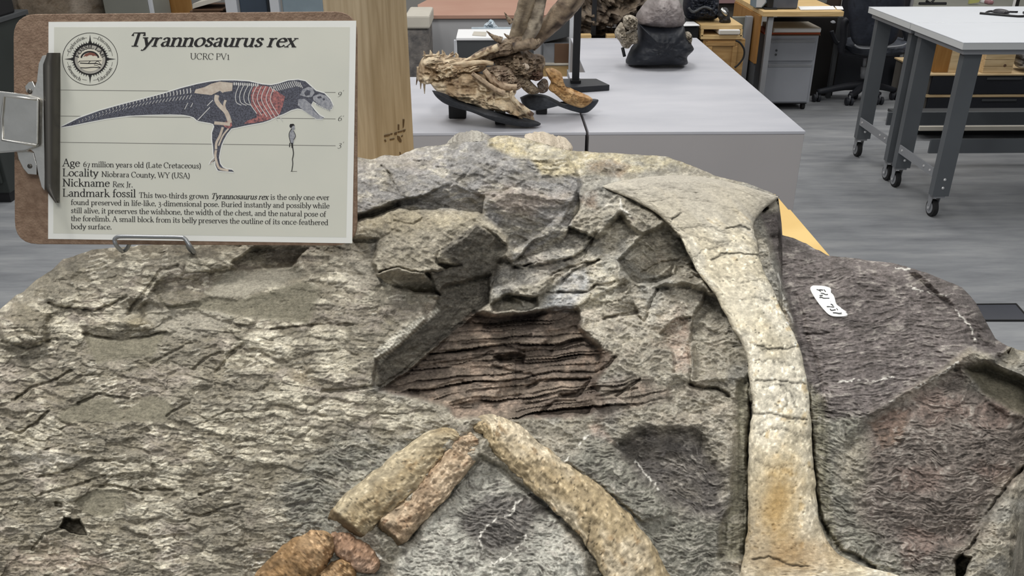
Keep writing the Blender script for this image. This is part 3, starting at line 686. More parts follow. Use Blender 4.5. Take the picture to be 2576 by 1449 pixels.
# bones ------------------------------------------------------------
BONE = colmat('fossil_bone', rough=0.7, fine=330, bump=0.6, bdist=0.0009, var=0.26, spec=0.3)
def catmull(pts, n):
    p = np.asarray(pts, float); m = len(p)
    t = np.linspace(0, m - 1 - 1e-6, n); i = t.astype(int); f = (t - i)[:, None]
    a = p[np.clip(i - 1, 0, m - 1)]; b = p[i]; c = p[np.clip(i + 1, 0, m - 1)]; d = p[np.clip(i + 2, 0, m - 1)]
    return 0.5 * (2 * b + (c - a) * f + (2 * a - 5 * b + 4 * c - d) * f * f + (3 * b - a - 3 * c + d) * f ** 3)
def bone(name, L, R, thick, raise_, palette, label, n=220, m=40, cap=(True, True), cracks=(), seed=0, flat=0.0, rough_=1.0, tints=(), wob=4.0, topb=0.0, endf=0.0, fib=1.0, fines=()):
    """bone lying in the rock between two edge lines (photo px), half-round towards the eye"""
    L = catmull(L, n); R = catmull(R, n)
    k_ = np.concatenate([[0], np.cumsum(np.hypot(*np.diff((L + R) / 2, axis=0).T))]) / 34.0; dR = (R - L) / (np.hypot(*(R - L).T)[:, None] + 1e-6)
    L = L + dR * (wob * fbm(k_, k_ * 0 + seed, 151, 3))[:, None]; R = R + dR * (wob * fbm(k_, k_ * 0 + seed + 9, 152, 3))[:, None]
    ph = np.linspace(-0.18, math.pi + 0.18, m)
    s = (1 - np.cos(ph)) / 2; zz = np.sin(ph)
    s = 0.5 + (s - 0.5) * 1.03
    Ub = L[:, None, 0] + (R - L)[:, None, 0] * s[None]; Vb = L[:, None, 1] + (R - L)[:, None, 1] * s[None]
    if topb: Vb = Vb - topb * np.sin(np.pi * np.clip(s, 0, 1))[None] * np.clip(1 - np.arange(n) / (0.16 * n), 0, 1)[:, None] ** 0.8
    q = L * 0.5 + R * 0.5
    hc = np.interp(np.arange(n), np.arange(0, n, 20), relief(q[::20, 0].copy(), q[::20, 1].copy(), False))
    hc = np.convolve(np.pad(hc, 25, 'edge'), np.ones(51) / 51, 'valid')
    wpx = np.hypot(*(R - L).T)
    tk = thick * np.interp(np.arange(n), [0, 5, 16, n - 17, n - 6, n - 1], [(-0.6 if topb else 0.5) if cap[0] else 1, 0.7 if cap[0] else 1, 1, 1, 0.6 if cap[1] else 1, -0.6 if cap[1] else 1])
    if endf: tk = tk * 0 + thick * np.interp(np.arange(n) / (n - 1.0), [0, 0.03, 0.08, 1 - endf, 1 - endf * 0.8, 1], [0.55, 0.95, 1, 1.0, 0.8, -0.6])
    prof = np.where(zz > 0, np.maximum(zz, 0) ** (0.8 - 0.35 * flat), zz * 1.5)
    h = hc[:, None] + raise_ + tk[:, None] * prof[None]
    h += rough_ * (1.3 * fbm(Ub / 60, Vb / 60, 101 + seed, 3) + 0.8 * fbm(Ub / 14, Vb / 14, 103 + seed, 3) + 0.35 * fbm(Ub / 5, Vb / 5, 104 + seed, 2))
    for pts in cracks:
        d = dist_line(Ub + 3 * fbm(Ub / 12, Vb / 12, 7, 2), Vb + 4 * fbm(Ub / 12, Vb / 12, 8, 2), pts); h -= 2.2 * np.exp(-(d / 2.2) ** 2)
    al = np.concatenate([[0], np.cumsum(np.hypot(*np.diff(q, axis=0).T))])[:, None] + 0 * s[None]; ac = wpx[:, None] * s[None]
    n1 = fbm(al / 110, ac / 60, 111 + seed, 3); n2 = fbm(al / (22 * fib), ac / (22 / fib), 112 + seed, 4); n3 = fbm(al / (8 * fib), ac / (7 / fib), 113 + seed, 3)
    h += rough_ * n3 * (0.4 if fib == 1 else 1.2) + (0 if fib == 1 else 1.4 * rough_ * n2)
    a, b, c = [np.array(x, float) for x in palette]
    col = a + (b - a) * smooth(n1 * 1.8 + 0.5)[..., None]
    col = col + (c - col) * (smooth(n2 * 2.4 - 0.5) * 0.7 * smooth(n1 * 2 + 0.8))[..., None]
    f1, f2, cid = voronoi((Ub + 14 * n2) / 40, (Vb + 14 * n3 + 0.4 * Ub) / 30, 120 + seed)
    crk = np.exp(-((f2 - f1) / 0.06) ** 2) * smooth(n1 * 2 + 0.6)
    f1, f2, cid2 = voronoi(Ub / 8, Vb / 7, 130 + seed); pit = (cid2 > 0.86) * (f1 < 0.33) * smooth(n2 * 3 + 0.3)
    col = col * (1 + 0.20 * n2 + 0.20 * n3)[..., None] * (1 - 0.13 * crk - 0.4 * pit)[..., None]
    col += 30 * smooth(n3 * 3 - 0.9)[..., None]
    if endf:
        ef = smooth((np.arange(n) / (n - 1.0) - (1 - endf)) / 0.02)[:, None, None]; col = col * (1 - ef) + (col * 0.25 + np.array((128, 108, 80.0)) * 0.6) * ef
    for pts in fines:
        d = dist_line(Ub + 9 * n2, Vb + 9 * n3, pts); col *= (1 - 0.28 * np.exp(-(d / 2.2) ** 2))[..., None]; h = h - 1.0 * np.exp(-(d / 2.5) ** 2)
    h_extra = -0.25 * crk - 0.6 * pit
    for (tu_, tv_, ru_, rv_, tc_, ts_) in tints:
        w_ = np.exp(-((Ub + 26 * n1 - tu_) / ru_) ** 2 - ((Vb + 26 * n2 - tv_) / rv_) ** 2) * ts_
        col = col + (np.array(tc_, float) - col) * w_[..., None]
    Pb = at_depth(Ub, Vb, base_depth(Ub, Vb) - (h + h_extra) / 1000)
    for pts in cracks:
        d = dist_line(Ub + 3 * fbm(Ub / 12, Vb / 12, 7, 2), Vb + 4 * fbm(Ub / 12, Vb / 12, 8, 2), pts)
        col *= (1 - 0.45 * np.exp(-(d / 2.0) ** 2))[..., None]
    me = mesh_np(name, Pb, grid_quads(n, m)[:, ::-1]); set_col(me, srgb_np(np.clip(col.reshape(-1, 3), 0, 255)))
    o = link(name, me, BONE, block); o['label'] = label
    return o
def edges(cw):
    c = catmull(cw, 60); t = np.gradient(c[:, :2], axis=0); t /= np.hypot(*t.T)[:, None]
    nrm = np.stack([t[:, 1], -t[:, 0]], 1)
    return c[:, :2] - nrm * c[:, 2:3], c[:, :2] + nrm * c[:, 2:3]
CREAM = ((200, 190, 166), (220, 212, 192), (170, 150, 114))
bone('long_bone', [(1512, 466), (1560, 488), (1600, 505), (1648, 532), (1678, 560), (1718, 602), (1738, 645), (1760, 690), (1800, 740), (1827, 794), (1862, 856), (1880, 905), (1890, 970), (1892, 1045), (1885, 1140), (1885, 1245), (1884, 1320), (1880, 1367), (1873, 1410), (1866, 1455), (1850, 1530)],
     [(1957, 494), (1938, 508), (1912, 530), (1893, 562), (1894, 585), (1902, 612), (1907, 640), (1922, 685), (1938, 718), (1957, 760), (1985, 822), (2010, 882), (2028, 960), (2036, 1050), (2042, 1140), (2051, 1245), (2062, 1321), (2095, 1384), (2165, 1422), (2260, 1450), (2340, 1500)],
     17, 0, CREAM, 'long pale bone with an expanded upper end', n=520, m=90, cap=(True, False), flat=0.5, topb=38, tints=[(1700, 450, 260, 42, (166, 160, 148), 0.95), (1960, 1270, 60, 110, (160, 124, 66), 0.75), (1990, 1400, 130, 60, (150, 120, 80), 0.7), (1900, 1340, 30, 120, (150, 138, 116), 0.6), (1740, 510, 190, 75, (178, 171, 156), 0.8), (1930, 520, 60, 60, (160, 154, 142), 0.8), (1850, 760, 60, 60, (222, 214, 194), 0.6)],
     cracks=[Z7('1170,830 1250,785 1400,775 1530,790'), Z6('1700,120 1820,115 1900,140 2090,160'), [(1905, 870), (1960, 880), (2010, 872)], [(1900, 960), (1950, 958), (2028, 966)], Z7('1290,590 1400,570 1470,590'), Z7('880,520 940,470'), Z6('1700,1160 1820,1150 1950,1200 2100,1220')], fines=[Z7(t_) for t_ in ('450,270 700,330 900,420 1000,470', '600,230 800,260 1050,330', '1000,300 1250,420 1400,460', '900,600 1100,560 1300,620', '1050,650 1200,700 1350,680', '700,400 900,350 1150,380', '1200,220 1400,300 1600,340', '1020,820 1100,760 1300,700', '1300,950 1400,1000 1560,980', '1350,1150 1500,1100 1640,1140')] + [ZA(t_) for t_ in ('930,150 1040,200 1180,160', '960,260 1080,250 1200,300', '1000,420 1120,400 1200,520', '960,700 1100,660 1250,720', '950,850 1050,900 1200,880', '1100,400 1150,500 1130,560')])
l, r = edges(BONE_R)
bone('forked_bone_arm', l, r, 15, 9, ((164, 147, 116), (198, 184, 158), (112, 90, 62)), 'right arm of the forked tan bone', n=260, m=40, cap=(True, False), seed=3, wob=6, rough_=1.8, fib=1.5, cracks=[Z6('530,900 500,1100 560,1285')])
l, r = edges(BONE_L)
bone('forked_bone_arm', l, r, 17, 9, ((174, 161, 134), (154, 138, 108), (112, 92, 64)), 'thick left arm of the forked tan bone', n=200, m=40, seed=5, wob=5, rough_=1.6, endf=0.16, fib=1.4)
l, r = edges(BONE_S)
bone('slim_bone', l, r, 16, 11, ((150, 126, 100), (184, 164, 138), (100, 76, 56)), 'slim rough brown bone beside the left arm', n=200, m=36, seed=7, rough_=2.6, wob=6, endf=0.13, fib=1.6)
BRN = ((136, 108, 74), (162, 134, 100), (92, 68, 44))
l, r = edges([(640, 1510, 34), (705, 1450, 52), (765, 1405, 56), (812, 1362, 40), (828, 1338, 14)])
bone('brown_bone_fragment', l, r, 20, 0, BRN, 'rusty brown bone fragment', n=140, m=36, cap=(False, True), seed=9, rough_=3.4, wob=7)
l, r = edges([(832, 1344, 12), (864, 1368, 32), (900, 1396, 36), (932, 1420, 30), (950, 1438, 10)])
bone('brown_bone_fragment', l, r, 18, 2, ((150, 120, 96), (170, 142, 120), (116, 88, 66)), 'small reddish brown bone fragment', n=110, m=30, seed=11, rough_=3.0, wob=6)
l, r = edges([(830, 1470, 36), (862, 1436, 34), (880, 1412, 16)])
bone('brown_bone_fragment', l, r, 18, 0, BRN, 'dark brown bone fragment at the picture edge', n=100, m=30, cap=(False, True), seed=13, rough_=3.4, wob=6)

# painted number patch on the dark slab: white paint following the rock, faded ink marks on it
ZS = lambda t: zc(2020, 700, 13.175, t)
PAT = ZS('340,240 650,250 830,290 930,350 900,430 1030,590 1110,850 1240,960 1340,1070 1450,1110 1430,1170 1490,1190 1420,1270 1100,1285 920,1250 780,1150 560,900 350,600 250,400 255,290')
def on_rock(u, v, lift):
    h, _ = surf(u, v); k = np.ones(5) / 5
    if h.ndim == 2:
        h = np.apply_along_axis(lambda x: np.convolve(np.pad(x, 2, 'edge'), k, 'valid'), 1, h); h = np.apply_along_axis(lambda x: np.convolve(np.pad(x, 2, 'edge'), k, 'valid'), 0, h)
    return at_depth(u, v, base_depth(u, v) - (h + lift) / 1000.0)
pp = catmull(PAT + PAT[:1], 91)[:-1]; pcn = pp.mean(0)
rr = np.linspace(0.02, 1, 26)[:, None]
PUu = pcn[0] + (pp[None, :, 0] - pcn[0]) * rr; PVv = pcn[1] + (pp[None, :, 1] - pcn[1]) * rr
PW = on_rock(PUu, PVv, 2.6); PW[-1] = on_rock(PUu, PVv, 0.2)[-1]
me = mesh_np('number_patch', PW, grid_quads(26, 90, True))
patch = link('number_patch', me, mat('white_paint', (240, 240, 236), 0.5, var=0.02, scale=120), block); patch['label'] = 'white painted patch with a handwritten number'
m = MB()
for t_ in ('450,370 520,390 590,440', '540,375 640,385 660,395', '690,370 720,410 750,440', '590,495 680,505 740,540 820,535', '550,570 650,560', '550,640 590,620 640,640 700,660 870,660', '920,855 960,870 1000,905', '790,940 850,938 930,950 1030,950', '1110,1000 1150,1050', '900,1010 940,1060 1080,1040', '990,1140 1100,1145 1200,1160 1280,1150'):
    q_ = catmull(ZS(t_), 8); m.tube(on_rock(q_[:, 0][None], q_[:, 1][None], 3.0)[0], 0.00045, 6)
o = m.build('ink_marks', mat('faded_ink', (70, 70, 74), 0.7, var=0.2), patch, smooth_=True); o['kind'] = 'stuff'
# ------------------------------------------------------------------ clipboard, paper, easel
LEAN = math.radians(19); TURN = math.radians(3.5)
BR = np.array([math.cos(TURN), -math.sin(TURN), 0.0])
_bu = np.array([math.sin(TURN) * math.sin(LEAN), math.cos(TURN) * math.sin(LEAN), math.cos(LEAN)])
BN = np.cross(BR, _bu); BN /= np.linalg.norm(BN)
if BN[1] > 0: BN = -BN
BP = at_depth(465.0, 325.0, 0.80)
def onb(u, v, off=0.0):
    """photo px on the clipboard's plane -> 3d, lifted off metres"""
    return at_plane(np.asarray(u, float), np.asarray(v, float), BP + BN * off, BN)
def rounded(corners, r, n=7):
    out = []
    k = len(corners)
    for i in range(k):
        p = np.array(corners[i], float); a = np.array(corners[i - 1], float); b = np.array(corners[(i + 1) % k], float)
        da = (a - p) / np.linalg.norm(a - p); db = (b - p) / np.linalg.norm(b - p)
        p0 = p + da * r; p1 = p + db * r
        for t in np.linspace(0, 1, n):
            out.append((1 - t) ** 2 * p0 + 2 * t * (1 - t) * p + t * t * p1)
    return out
def plate(poly, off0, off1):
    m = MB(); f = [onb(p[0], p[1], off1) for p in poly]
    return m.prism(f, -BN * (off1 - off0))

HARDBOARD = mat('brown_hardboard', (122, 98, 80), 0.75, rgb2=(146, 122, 102), scale=160, bump=0.25, bscale=500)
PAPER_W = mat('white_paper', (240, 240, 234), 0.7, var=0.015, scale=20)
PRINT_BG = mat('print_ground', (214, 214, 202), 0.7, rgb2=(220, 219, 206), scale=14)
INK = mat('black_ink', (34, 32, 32), 0.6, var=0.05)
INK_G = mat('grey_ink', (120, 118, 112), 0.6, var=0.05)
STEEL = mat('nickel_steel', (214, 212, 206), 0.28, metal=1.0, var=0.06, scale=60, bump=0.04, bscale=200)
STEEL_D = mat('jaw_steel_dark_reflection', (96, 93, 88), 0.42, metal=0.85, var=0.10, scale=40, stretch=(1, 1, 0.2))  # the dark that the glossy jaw reflects is put into the base colour
WIRE = mat('grey_wire', (150, 152, 154), 0.4, metal=0.7, var=0.05)

clipb = thing('clipboard', 'brown hardboard clipboard with steel clip standing on the rock', 'clipboard', tuple(onb(465, 612)))
plate(rounded([(33, 36), (898, 28), (898, 618), (37, 614)], 58), -0.0032, 0.0).build('board', HARDBOARD, clipb, bevel=0.0007)
# clip: jaw, plate, lever, brackets
def bent(poly_fn, offs):
    return [onb(u, v, o) for (u, v), o in zip(poly_fn, offs)]
clip = MB(); 
vs = np.linspace(133, 510, 40); rows = []
for i, v in enumerate(vs):
    e = i / 39.0
    tl = 4 if e < 0.04 else 0
    uL = 108 + 6 * e; uR = 152 - 2 * e
    if e > 0.9: uL = uL + (e - 0.9) * 260
    if e < 0.08: uL += (0.08 - e) * 150
    rows.append([(uL - 2, v, 0.004), (uL, v, 0.0115), (uL + (uR - uL) * 0.16, v, 0.0135), (uL + (uR - uL) * 0.5, v, 0.0105), (uR, v, 0.0022), (uR, v + 0.5, 0.0012), (uL + 8, v, 0.0095)])
pv = np.array([[onb(*p) for p in r] for r in rows]).reshape(-1, 3)
me = mesh_np('clip', pv, grid_quads(40, 7)); clipo = link('clip', me, STEEL_D, clipb); clipo['label'] = 'steel jaw with its dark reflection in the colour'
# bright plate between jaw and lever, flaring
pl = MB()
edge = [(92, 205), (97, 160), (106, 140), (116, 138), (113, 300), (112, 480), (104, 470), (96, 440), (90, 405), (84, 382), (70, 372), (30, 366), (5, 358), (2, 300), (6, 246), (40, 242), (80, 236)]
pl.prism([onb(u, v, 0.0125 - 0.004 * max(0, (u - 60) / 60)) for u, v in edge], -BN * 0.0012)
pl.build('clip_plate', STEEL, clipo, bevel=0.0004)
lv = MB()
lv.prism([onb(u, v, 0.0165) for u, v in rounded([(-30, 226), (60, 236), (96, 246), (94, 366), (60, 380), (-30, 386)], 8)], -BN * 0.0045)
lv.build('clip_lever', STEEL, clipo, bevel=0.0012)
rm = MB()
rm.tube([onb(u, v, 0.0172) for u, v in [(92, 250), (10, 241), (4, 300), (6, 352), (92, 366)]], 0.0011, 8)
rm.build('lever_rim', STEEL, clipo, smooth_=True)
for poly in ([(66, 232), (62, 218), (72, 206), (82, 204), (90, 222), (94, 240)], [(40, 372), (46, 400), (58, 424), (70, 438), (92, 440), (92, 414), (84, 384)]):
    b = MB(); b.prism([onb(u, v, 0.008) for u, v in poly], -BN * 0.0078); b.build('clip_bracket', STEEL, clipo, bevel=0.0005)
for (u, v) in ((76, 230), (76, 418)):
    b = MB(); b.lathe(onb(u, v, 0.0075), BN, [(0.0022, 0), (0.0022, 0.001), (0.001, 0.0014)], 12); b.build('rivet', STEEL_D, clipo, smooth_=True)

paper = props(plate([(122, 55), (896, 52), (886, 612), (121, 601)], 0.0002, 0.0006).build('printed_sheet', PAPER_W), 'white printed sheet titled Tyrannosaurus rex held by the clipboard', 'paper')
plate([(136, 68), (880, 68), (871, 597), (134, 587)], 0.0006, 0.0007).build('print_panel', PRINT_BG, paper)

# ---- stroke lettering with a broad-nib pen and serifs
def E_(cx, cy, rx, ry, a0=0, a1=360, n=18):
    return [(cx + rx * math.cos(math.radians(a0 + (a1 - a0) * i / n)), cy + ry * math.sin(math.radians(a0 + (a1 - a0) * i / n))) for i in range(n + 1)]
def st(x, y0, y1): return [(x, y0), (x, y1)]
def sf(x, y, w=0.17): return ('s', x, y, w)
def sl(x, y, w=0.17): return ('l', x, y, w)     # half serif to the left
arch = lambda x0, x1: [(x0, .66), (x0 + .15, .9), (x0 + .32, 1.0), (x1 - .08, .93), (x1, .72), (x1, 0)]
GL = {
 ' ': (.45, []), '.': (.4, [('d', .2, .08)]), ',': (.42, [('d', .2, .08), [(.24, .05), (.12, -.25)]]), '-': (.6, [[(.1, .45), (.5, .45)]]), "'": (.35, [[(.2, 1.6), (.12, 1.2)]]),
 '(': (.55, [E_(.62, .6, .42, 1.0, 110, 250)]), ')': (.55, [E_(-.08, .6, .42, 1.0, 70, -70)]),
 'a': (.88, [[(.14, .76), (.22, .93), (.4, 1.0), (.57, .92), (.62, .72), (.62, .14), (.7, .02), (.82, .07)], [(.62, .58), (.38, .53), (.17, .42), (.12, .22), (.22, .04), (.38, 0), (.54, .08), (.62, .24)]]),
 'b': (1.0, [st(.22, 0, 1.62), sl(.22, 1.6), E_(.52, .49, .36, .5, 150, -150)]),
 'c': (.86, [E_(.48, .5, .37, .5, 50, 318)]),
 'd': (1.04, [st(.76, 0, 1.62), sl(.76, 1.6), sf(.82, 0, .1), E_(.46, .49, .34, .5, 35, 325)]),
 'e': (.9, [[(.14, .58), (.8, .58)], E_(.48, .5, .36, .5, 10, 325)]),
 'f': (.6, [[(.25, 0), (.25, 1.25), (.33, 1.52), (.5, 1.6), (.64, 1.5)], [(.03, .97), (.54, .97)], sf(.25, 0)]),
 'g': (.9, [E_(.42, .67, .28, .33), E_(.45, -.22, .37, .25), [(.3, .37), (.19, .24), (.28, .1), (.6, .04)], [(.66, .88), (.88, .97)]]),
 'h': (1.06, [st(.2, 0, 1.62), sl(.2, 1.6), sf(.2, 0), sf(.8, 0), arch(.2, .8)]),
 'i': (.5, [st(.24, 0, 1.0), sl(.24, .97), sf(.24, 0), ('d', .24, 1.42)]),
 'k': (1.0, [st(.2, 0, 1.62), sl(.2, 1.6), sf(.2, 0), [(.74, .97), (.24, .45)], [(.4, .6), (.86, 0)], sf(.86, 0, .12)]),
 'l': (.5, [st(.24, 0, 1.62), sl(.24, 1.6), sf(.24, 0)]),
 'm': (1.62, [st(.2, 0, 1), sl(.2, .97), sf(.2, 0), sf(.78, 0), sf(1.38, 0), arch(.2, .78), arch(.78, 1.38)]),
 'n': (1.06, [st(.2, 0, 1), sl(.2, .97), sf(.2, 0), sf(.8, 0), arch(.2, .8)]),
 'o': (.98, [E_(.49, .5, .39, .5)]),
 'p': (1.02, [st(.22, -.55, 1.0), sl(.22, .97), sf(.22, -.55), E_(.53, .5, .36, .5, 150, -150)]),
 'r': (.74, [st(.22, 0, 1.0), sl(.22, .97), sf(.22, 0), [(.22, .62), (.36, .9), (.52, 1.0), (.66, .92)]]),
 's': (.76, [[(.62, .76), (.54, .94), (.38, 1.0), (.2, .93), (.15, .75), (.26, .6), (.5, .46), (.63, .28), (.56, .07), (.38, 0), (.2, .05), (.12, .25)]]),
 't': (.64, [[(.26, 1.38), (.26, .2), (.36, .02), (.5, .03), (.6, .14)], [(.03, .97), (.56, .97)]]),
 'u': (1.06, [[(.2, 1), (.2, .28), (.3, .06), (.48, 0), (.66, .1), (.78, .32)], st(.8, 0, 1), sl(.2, .97), sl(.8, .97), sf(.86, 0, .1)]),
 'v': (.9, [[(.1, 1), (.46, 0)], [(.47, 0), (.82, 1)], sf(.1, .98), sf(.82, .98, .13)]),
 'w': (1.34, [[(.08, 1), (.4, 0)], [(.4, 0), (.68, .95)], [(.64, 1), (.96, 0)], [(.96, 0), (1.26, 1)], sf(.1, .98), sf(.66, .98, .1), sf(1.26, .98, .12)]),
 'x': (.9, [[(.12, 1), (.8, 0)], [(.78, 1), (.12, 0)], sf(.14, .98, .13), sf(.76, .98, .12), sf(.12, 0, .12), sf(.8, 0, .13)]),
 'y': (.92, [[(.1, 1), (.48, .02)], [(.84, 1), (.46, 0), (.34, -.34), (.2, -.5), (.06, -.44)], sf(.1, .98), sf(.84, .98, .12)]),
 'A': (1.3, [[(.14, 0), (.62, 1.58)], [(.6, 1.6), (1.14, 0)], [(.3, .55), (.96, .55)], sf(.14, 0), sf(1.14, 0)]),
 'B': (1.2, [st(.26, 0, 1.55), [(.1, 1.55), (.62, 1.55), (.92, 1.42), (.95, 1.15), (.8, .9), (.3, .84)], [(.3, .84), (.8, .8), (1.04, .58), (1.0, .2), (.75, .02), (.1, 0)]]),
 'C': (1.3, [E_(.7, .78, .58, .8, 45, 318), [(1.12, 1.5), (1.12, 1.1)]]),
 'D': (1.4, [st(.26, 0, 1.55), [(.1, 1.55), (.6, 1.55), (1.0, 1.4), (1.24, 1.05), (1.24, .5), (1.0, .14), (.6, 0), (.1, 0)]]),
 'E': (1.2, [st(.26, 0, 1.55), [(.1, 1.55), (1.0, 1.55), (1.0, 1.25)], [(.26, .82), (.8, .82)], [(.1, 0), (1.04, 0), (1.08, .35)]]),
 'F': (1.1, [st(.26, 0, 1.55), [(.1, 1.55), (1.0, 1.55), (1.0, 1.22)], [(.26, .8), (.78, .8)], sf(.26, 0)]),
 'I': (.6, [st(.3, 0, 1.55), sf(.3, 0), sf(.3, 1.55)]),
 'J': (.72, [[(.46, 1.55), (.46, .2), (.36, -.15), (.1, -.25)], sf(.46, 1.55)]),
 'L': (1.1, [st(.26, 0, 1.55), sf(.26, 1.55), [(.1, 0), (.98, 0), (1.02, .4)]]),
 'N': (1.44, [st(.26, 0, 1.55), [(.2, 1.55), (1.16, 0)], st(1.18, 0, 1.55), sf(.24, 0), sf(1.18, 1.55), sl(.24, 1.55)]),
 'O': (1.44, [E_(.72, .78, .6, .8)]),
 'P': (1.1, [st(.26, 0, 1.55), sf(.26, 0), [(.1, 1.55), (.66, 1.55), (.96, 1.38), (.98, 1.05), (.8, .76), (.3, .7)]]),
 'R': (1.24, [st(.26, 0, 1.55), sf(.26, 0), [(.1, 1.55), (.66, 1.55), (.96, 1.38), (.96, 1.05), (.74, .82), (.3, .78)], [(.6, .8), (1.16, 0)], sf(1.18, 0, .1)]),
 'S': (.98, [[(.8, 1.2), (.76, 1.46), (.5, 1.6), (.24, 1.5), (.16, 1.22), (.3, .98), (.64, .72), (.84, .44), (.76, .12), (.5, -.02), (.22, .06), (.14, .4)]]),
 'T': (1.24, [st(.62, 0, 1.55), [(.1, 1.2), (.12, 1.55), (1.12, 1.55), (1.14, 1.2)], sf(.62, 0, .22)]),
 'U': (1.4, [[(.26, 1.55), (.26, .45), (.4, .1), (.7, -.02), (1.0, .1), (1.14, .45)], st(1.16, .3, 1.55), sf(.26, 1.55), sf(1.16, 1.55)]),
 'V': (1.3, [[(.12, 1.55), (.64, 0)], [(.66, 0), (1.16, 1.55)], sf(.14, 1.55), sf(1.16, 1.55)]),
 'W': (1.84, [[(.12, 1.55), (.54, 0)], [(.54, 0), (.94, 1.5)], [(.88, 1.55), (1.3, 0)], [(1.3, 0), (1.7, 1.55)], sf(.14, 1.55), sf(.9, 1.55, .12), sf(1.7, 1.55)]),
 'Y': (1.24, [[(.12, 1.55), (.62, .75)], [(1.12, 1.55), (.64, .76)], st(.63, 0, .78), sf(.12, 1.55), sf(1.1, 1.55), sf(.63, 0)]),
 '1': (.7, [st(.38, 0, 1.3), [(.16, 1.1), (.38, 1.3)], sf(.38, 0)]), '3': (.86, [[(.14, 1.0), (.36, 1.15), (.6, 1.05), (.64, .8), (.5, .58), (.3, .5)], [(.3, .5), (.62, .38), (.72, .05), (.6, -.3), (.34, -.42), (.1, -.28)]]),
 '6': (.9, [E_(.46, .42, .34, .42), [(.12, .45), (.18, .95), (.44, 1.35), (.74, 1.5)]]), '7': (.84, [[(.1, .85), (.12, 1.02), (.76, 1.02), (.34, -.42)]]),
 '9': (.9, [E_(.44, .6, .32, .4), [(.76, .62), (.72, .1), (.5, -.3), (.14, -.45)]]), '2': (.9, [[(.14, .9), (.3, 1.05), (.6, 1.0), (.68, .75), (.5, .4), (.12, 0), (.74, 0)]]),
}
class Print:
    def __init__(s, off=0.0009): s.v = []; s.f = []; s.off = off; s.k = 0
    def quadstrip(s, left, right):
        b = len(s.v); n = len(left); s.k = (s.k + 1) % 7
        o = s.off + s.k * 4e-6
        pts = np.concatenate([np.asarray(left, float), np.asarray(right, float)])
        s.v += [tuple(p) for p in onb(pts[:, 0], pts[:, 1], o)]
        for i in range(n - 1): s.f.append((b + i, b + i + 1, b + n + i + 1, b + n + i))
    def stroke(s, pts, w, taper=0.0):
        """line of constant width (px)"""
        p = np.asarray(pts, float)
        if len(p) < 2: return
        t = np.gradient(p, axis=0); t /= np.hypot(*t.T)[:, None] + 1e-9
        n = np.stack([-t[:, 1], t[:, 0]], 1)
        ww = np.full(len(p), w / 2.0)
        if taper: ww = ww * (1 - taper * np.linspace(0, 1, len(p)))
        s.quadstrip(p - n * ww[:, None], p + n * ww[:, None])
    def poly(s, pts):
        b = len(s.v); p = np.asarray(pts, float); s.k = (s.k + 1) % 7
        s.v += [tuple(q) for q in onb(p[:, 0], p[:, 1], s.off + s.k * 4e-6)]
        s.f.append(tuple(range(b, b + len(p))))
    def ellipse(s, u, v, ru, rv, n=20): s.poly([(u + ru * math.cos(2 * math.pi * i / n), v + rv * math.sin(2 * math.pi * i / n)) for i in range(n)])
    def glyph(s, ch, place, tk, tn, slant):
        for g in GL[ch][1]:
            if g[0] == 'd':
                r = tk * 0.75; pts = E_(g[1] + slant * g[2], g[2], r, r, 0, 360, 10)[:-1]
                q = [place(x, y) for x, y in pts]; s.poly(q); continue
            if g[0] in ('s', 'l'):
                _, x, y, w = g; x = x + slant * y
                a = x - w - tk * 0.3; b = x + (w + tk * 0.3 if g[0] == 's' else tk * 0.4)
                hgt = tn * 0.55
                s.quadstrip([place(a, y - hgt), place(b, y - hgt)], [place(a, y + hgt), place(b, y + hgt)]); continue
            p = np.asarray(g, float)
            # resample
            d = np.hypot(*np.diff(p, axis=0).T); t = np.gradient(p, axis=0) if len(p) > 2 else np.repeat(p[1:] - p[:1], 2, 0)
            t = t / (np.hypot(*t.T)[:, None] + 1e-9)
            hw = 0.5 * (tn + (tk - tn) * np.abs(t[:, 1] * 0.94 - t[:, 0] * 0.30) ** 1.3)
            if len(p) == 2 and t[0, 0] > 0.15 and t[0, 1] > 0.2: hw = hw * 0 + tn * 0.55        # rising diagonal = thin
            if len(p) == 2 and t[0, 0] < -0.15 and t[0, 1] < -0.2: hw = hw * 0 + tn * 0.55
            n = np.stack([-t[:, 1], t[:, 0]], 1)
            l = p - n * hw[:, None]; r = p + n * hw[:, None]
            s.quadstrip([place(x + slant * y, y) for x, y in l], [place(x + slant * y, y) for x, y in r])
    def text(s, txt, p0, p1, xh, weight=0.17, thin=0.07, slant=0.0, track=0.0):
        """baseline from p0 to p1 (photo px on the sheet), x-height in px"""
        adv = sum(GL[c][0] + track for c in txt)
        p0 = np.array(p0, float); p1 = np.array(p1, float); L = np.linalg.norm(p1 - p0); ex = (p1 - p0) / L; sx = L / adv
        ey = np.array([ex[1], -ex[0]]); x = 0.0
        for c in txt:
            s.glyph(c, lambda a, b, x=x: p0 + ex * (x + a) * sx + ey * b * xh, weight, thin, slant); x += GL[c][0] + track
    def arc(s, txt, c, rad, a0, a1, xh, weight=0.2, thin=0.09, flip=False):
        """text on a circle around c, angles clockwise from top (deg)"""
        adv = sum(GL[k][0] for k in txt); x = 0.0
        for k in txt:
            am = math.radians(a0 + (a1 - a0) * (x + GL[k][0] / 2) / adv)
            er = np.array([math.sin(am), -math.cos(am)]); et = np.array([math.cos(am), math.sin(am)])
            if flip: er, et = -er, -et
            sx = abs(math.radians(a1 - a0)) * rad / adv
            o = np.array(c) + np.array([math.sin(am), -math.cos(am)]) * rad
            s.glyph(k, lambda a, b, o=o, er=er, et=et, k=k: o + et * (a - GL[k][0] / 2) * sx + er * b * xh, weight, thin, 0.0)
            x += GL[k][0]
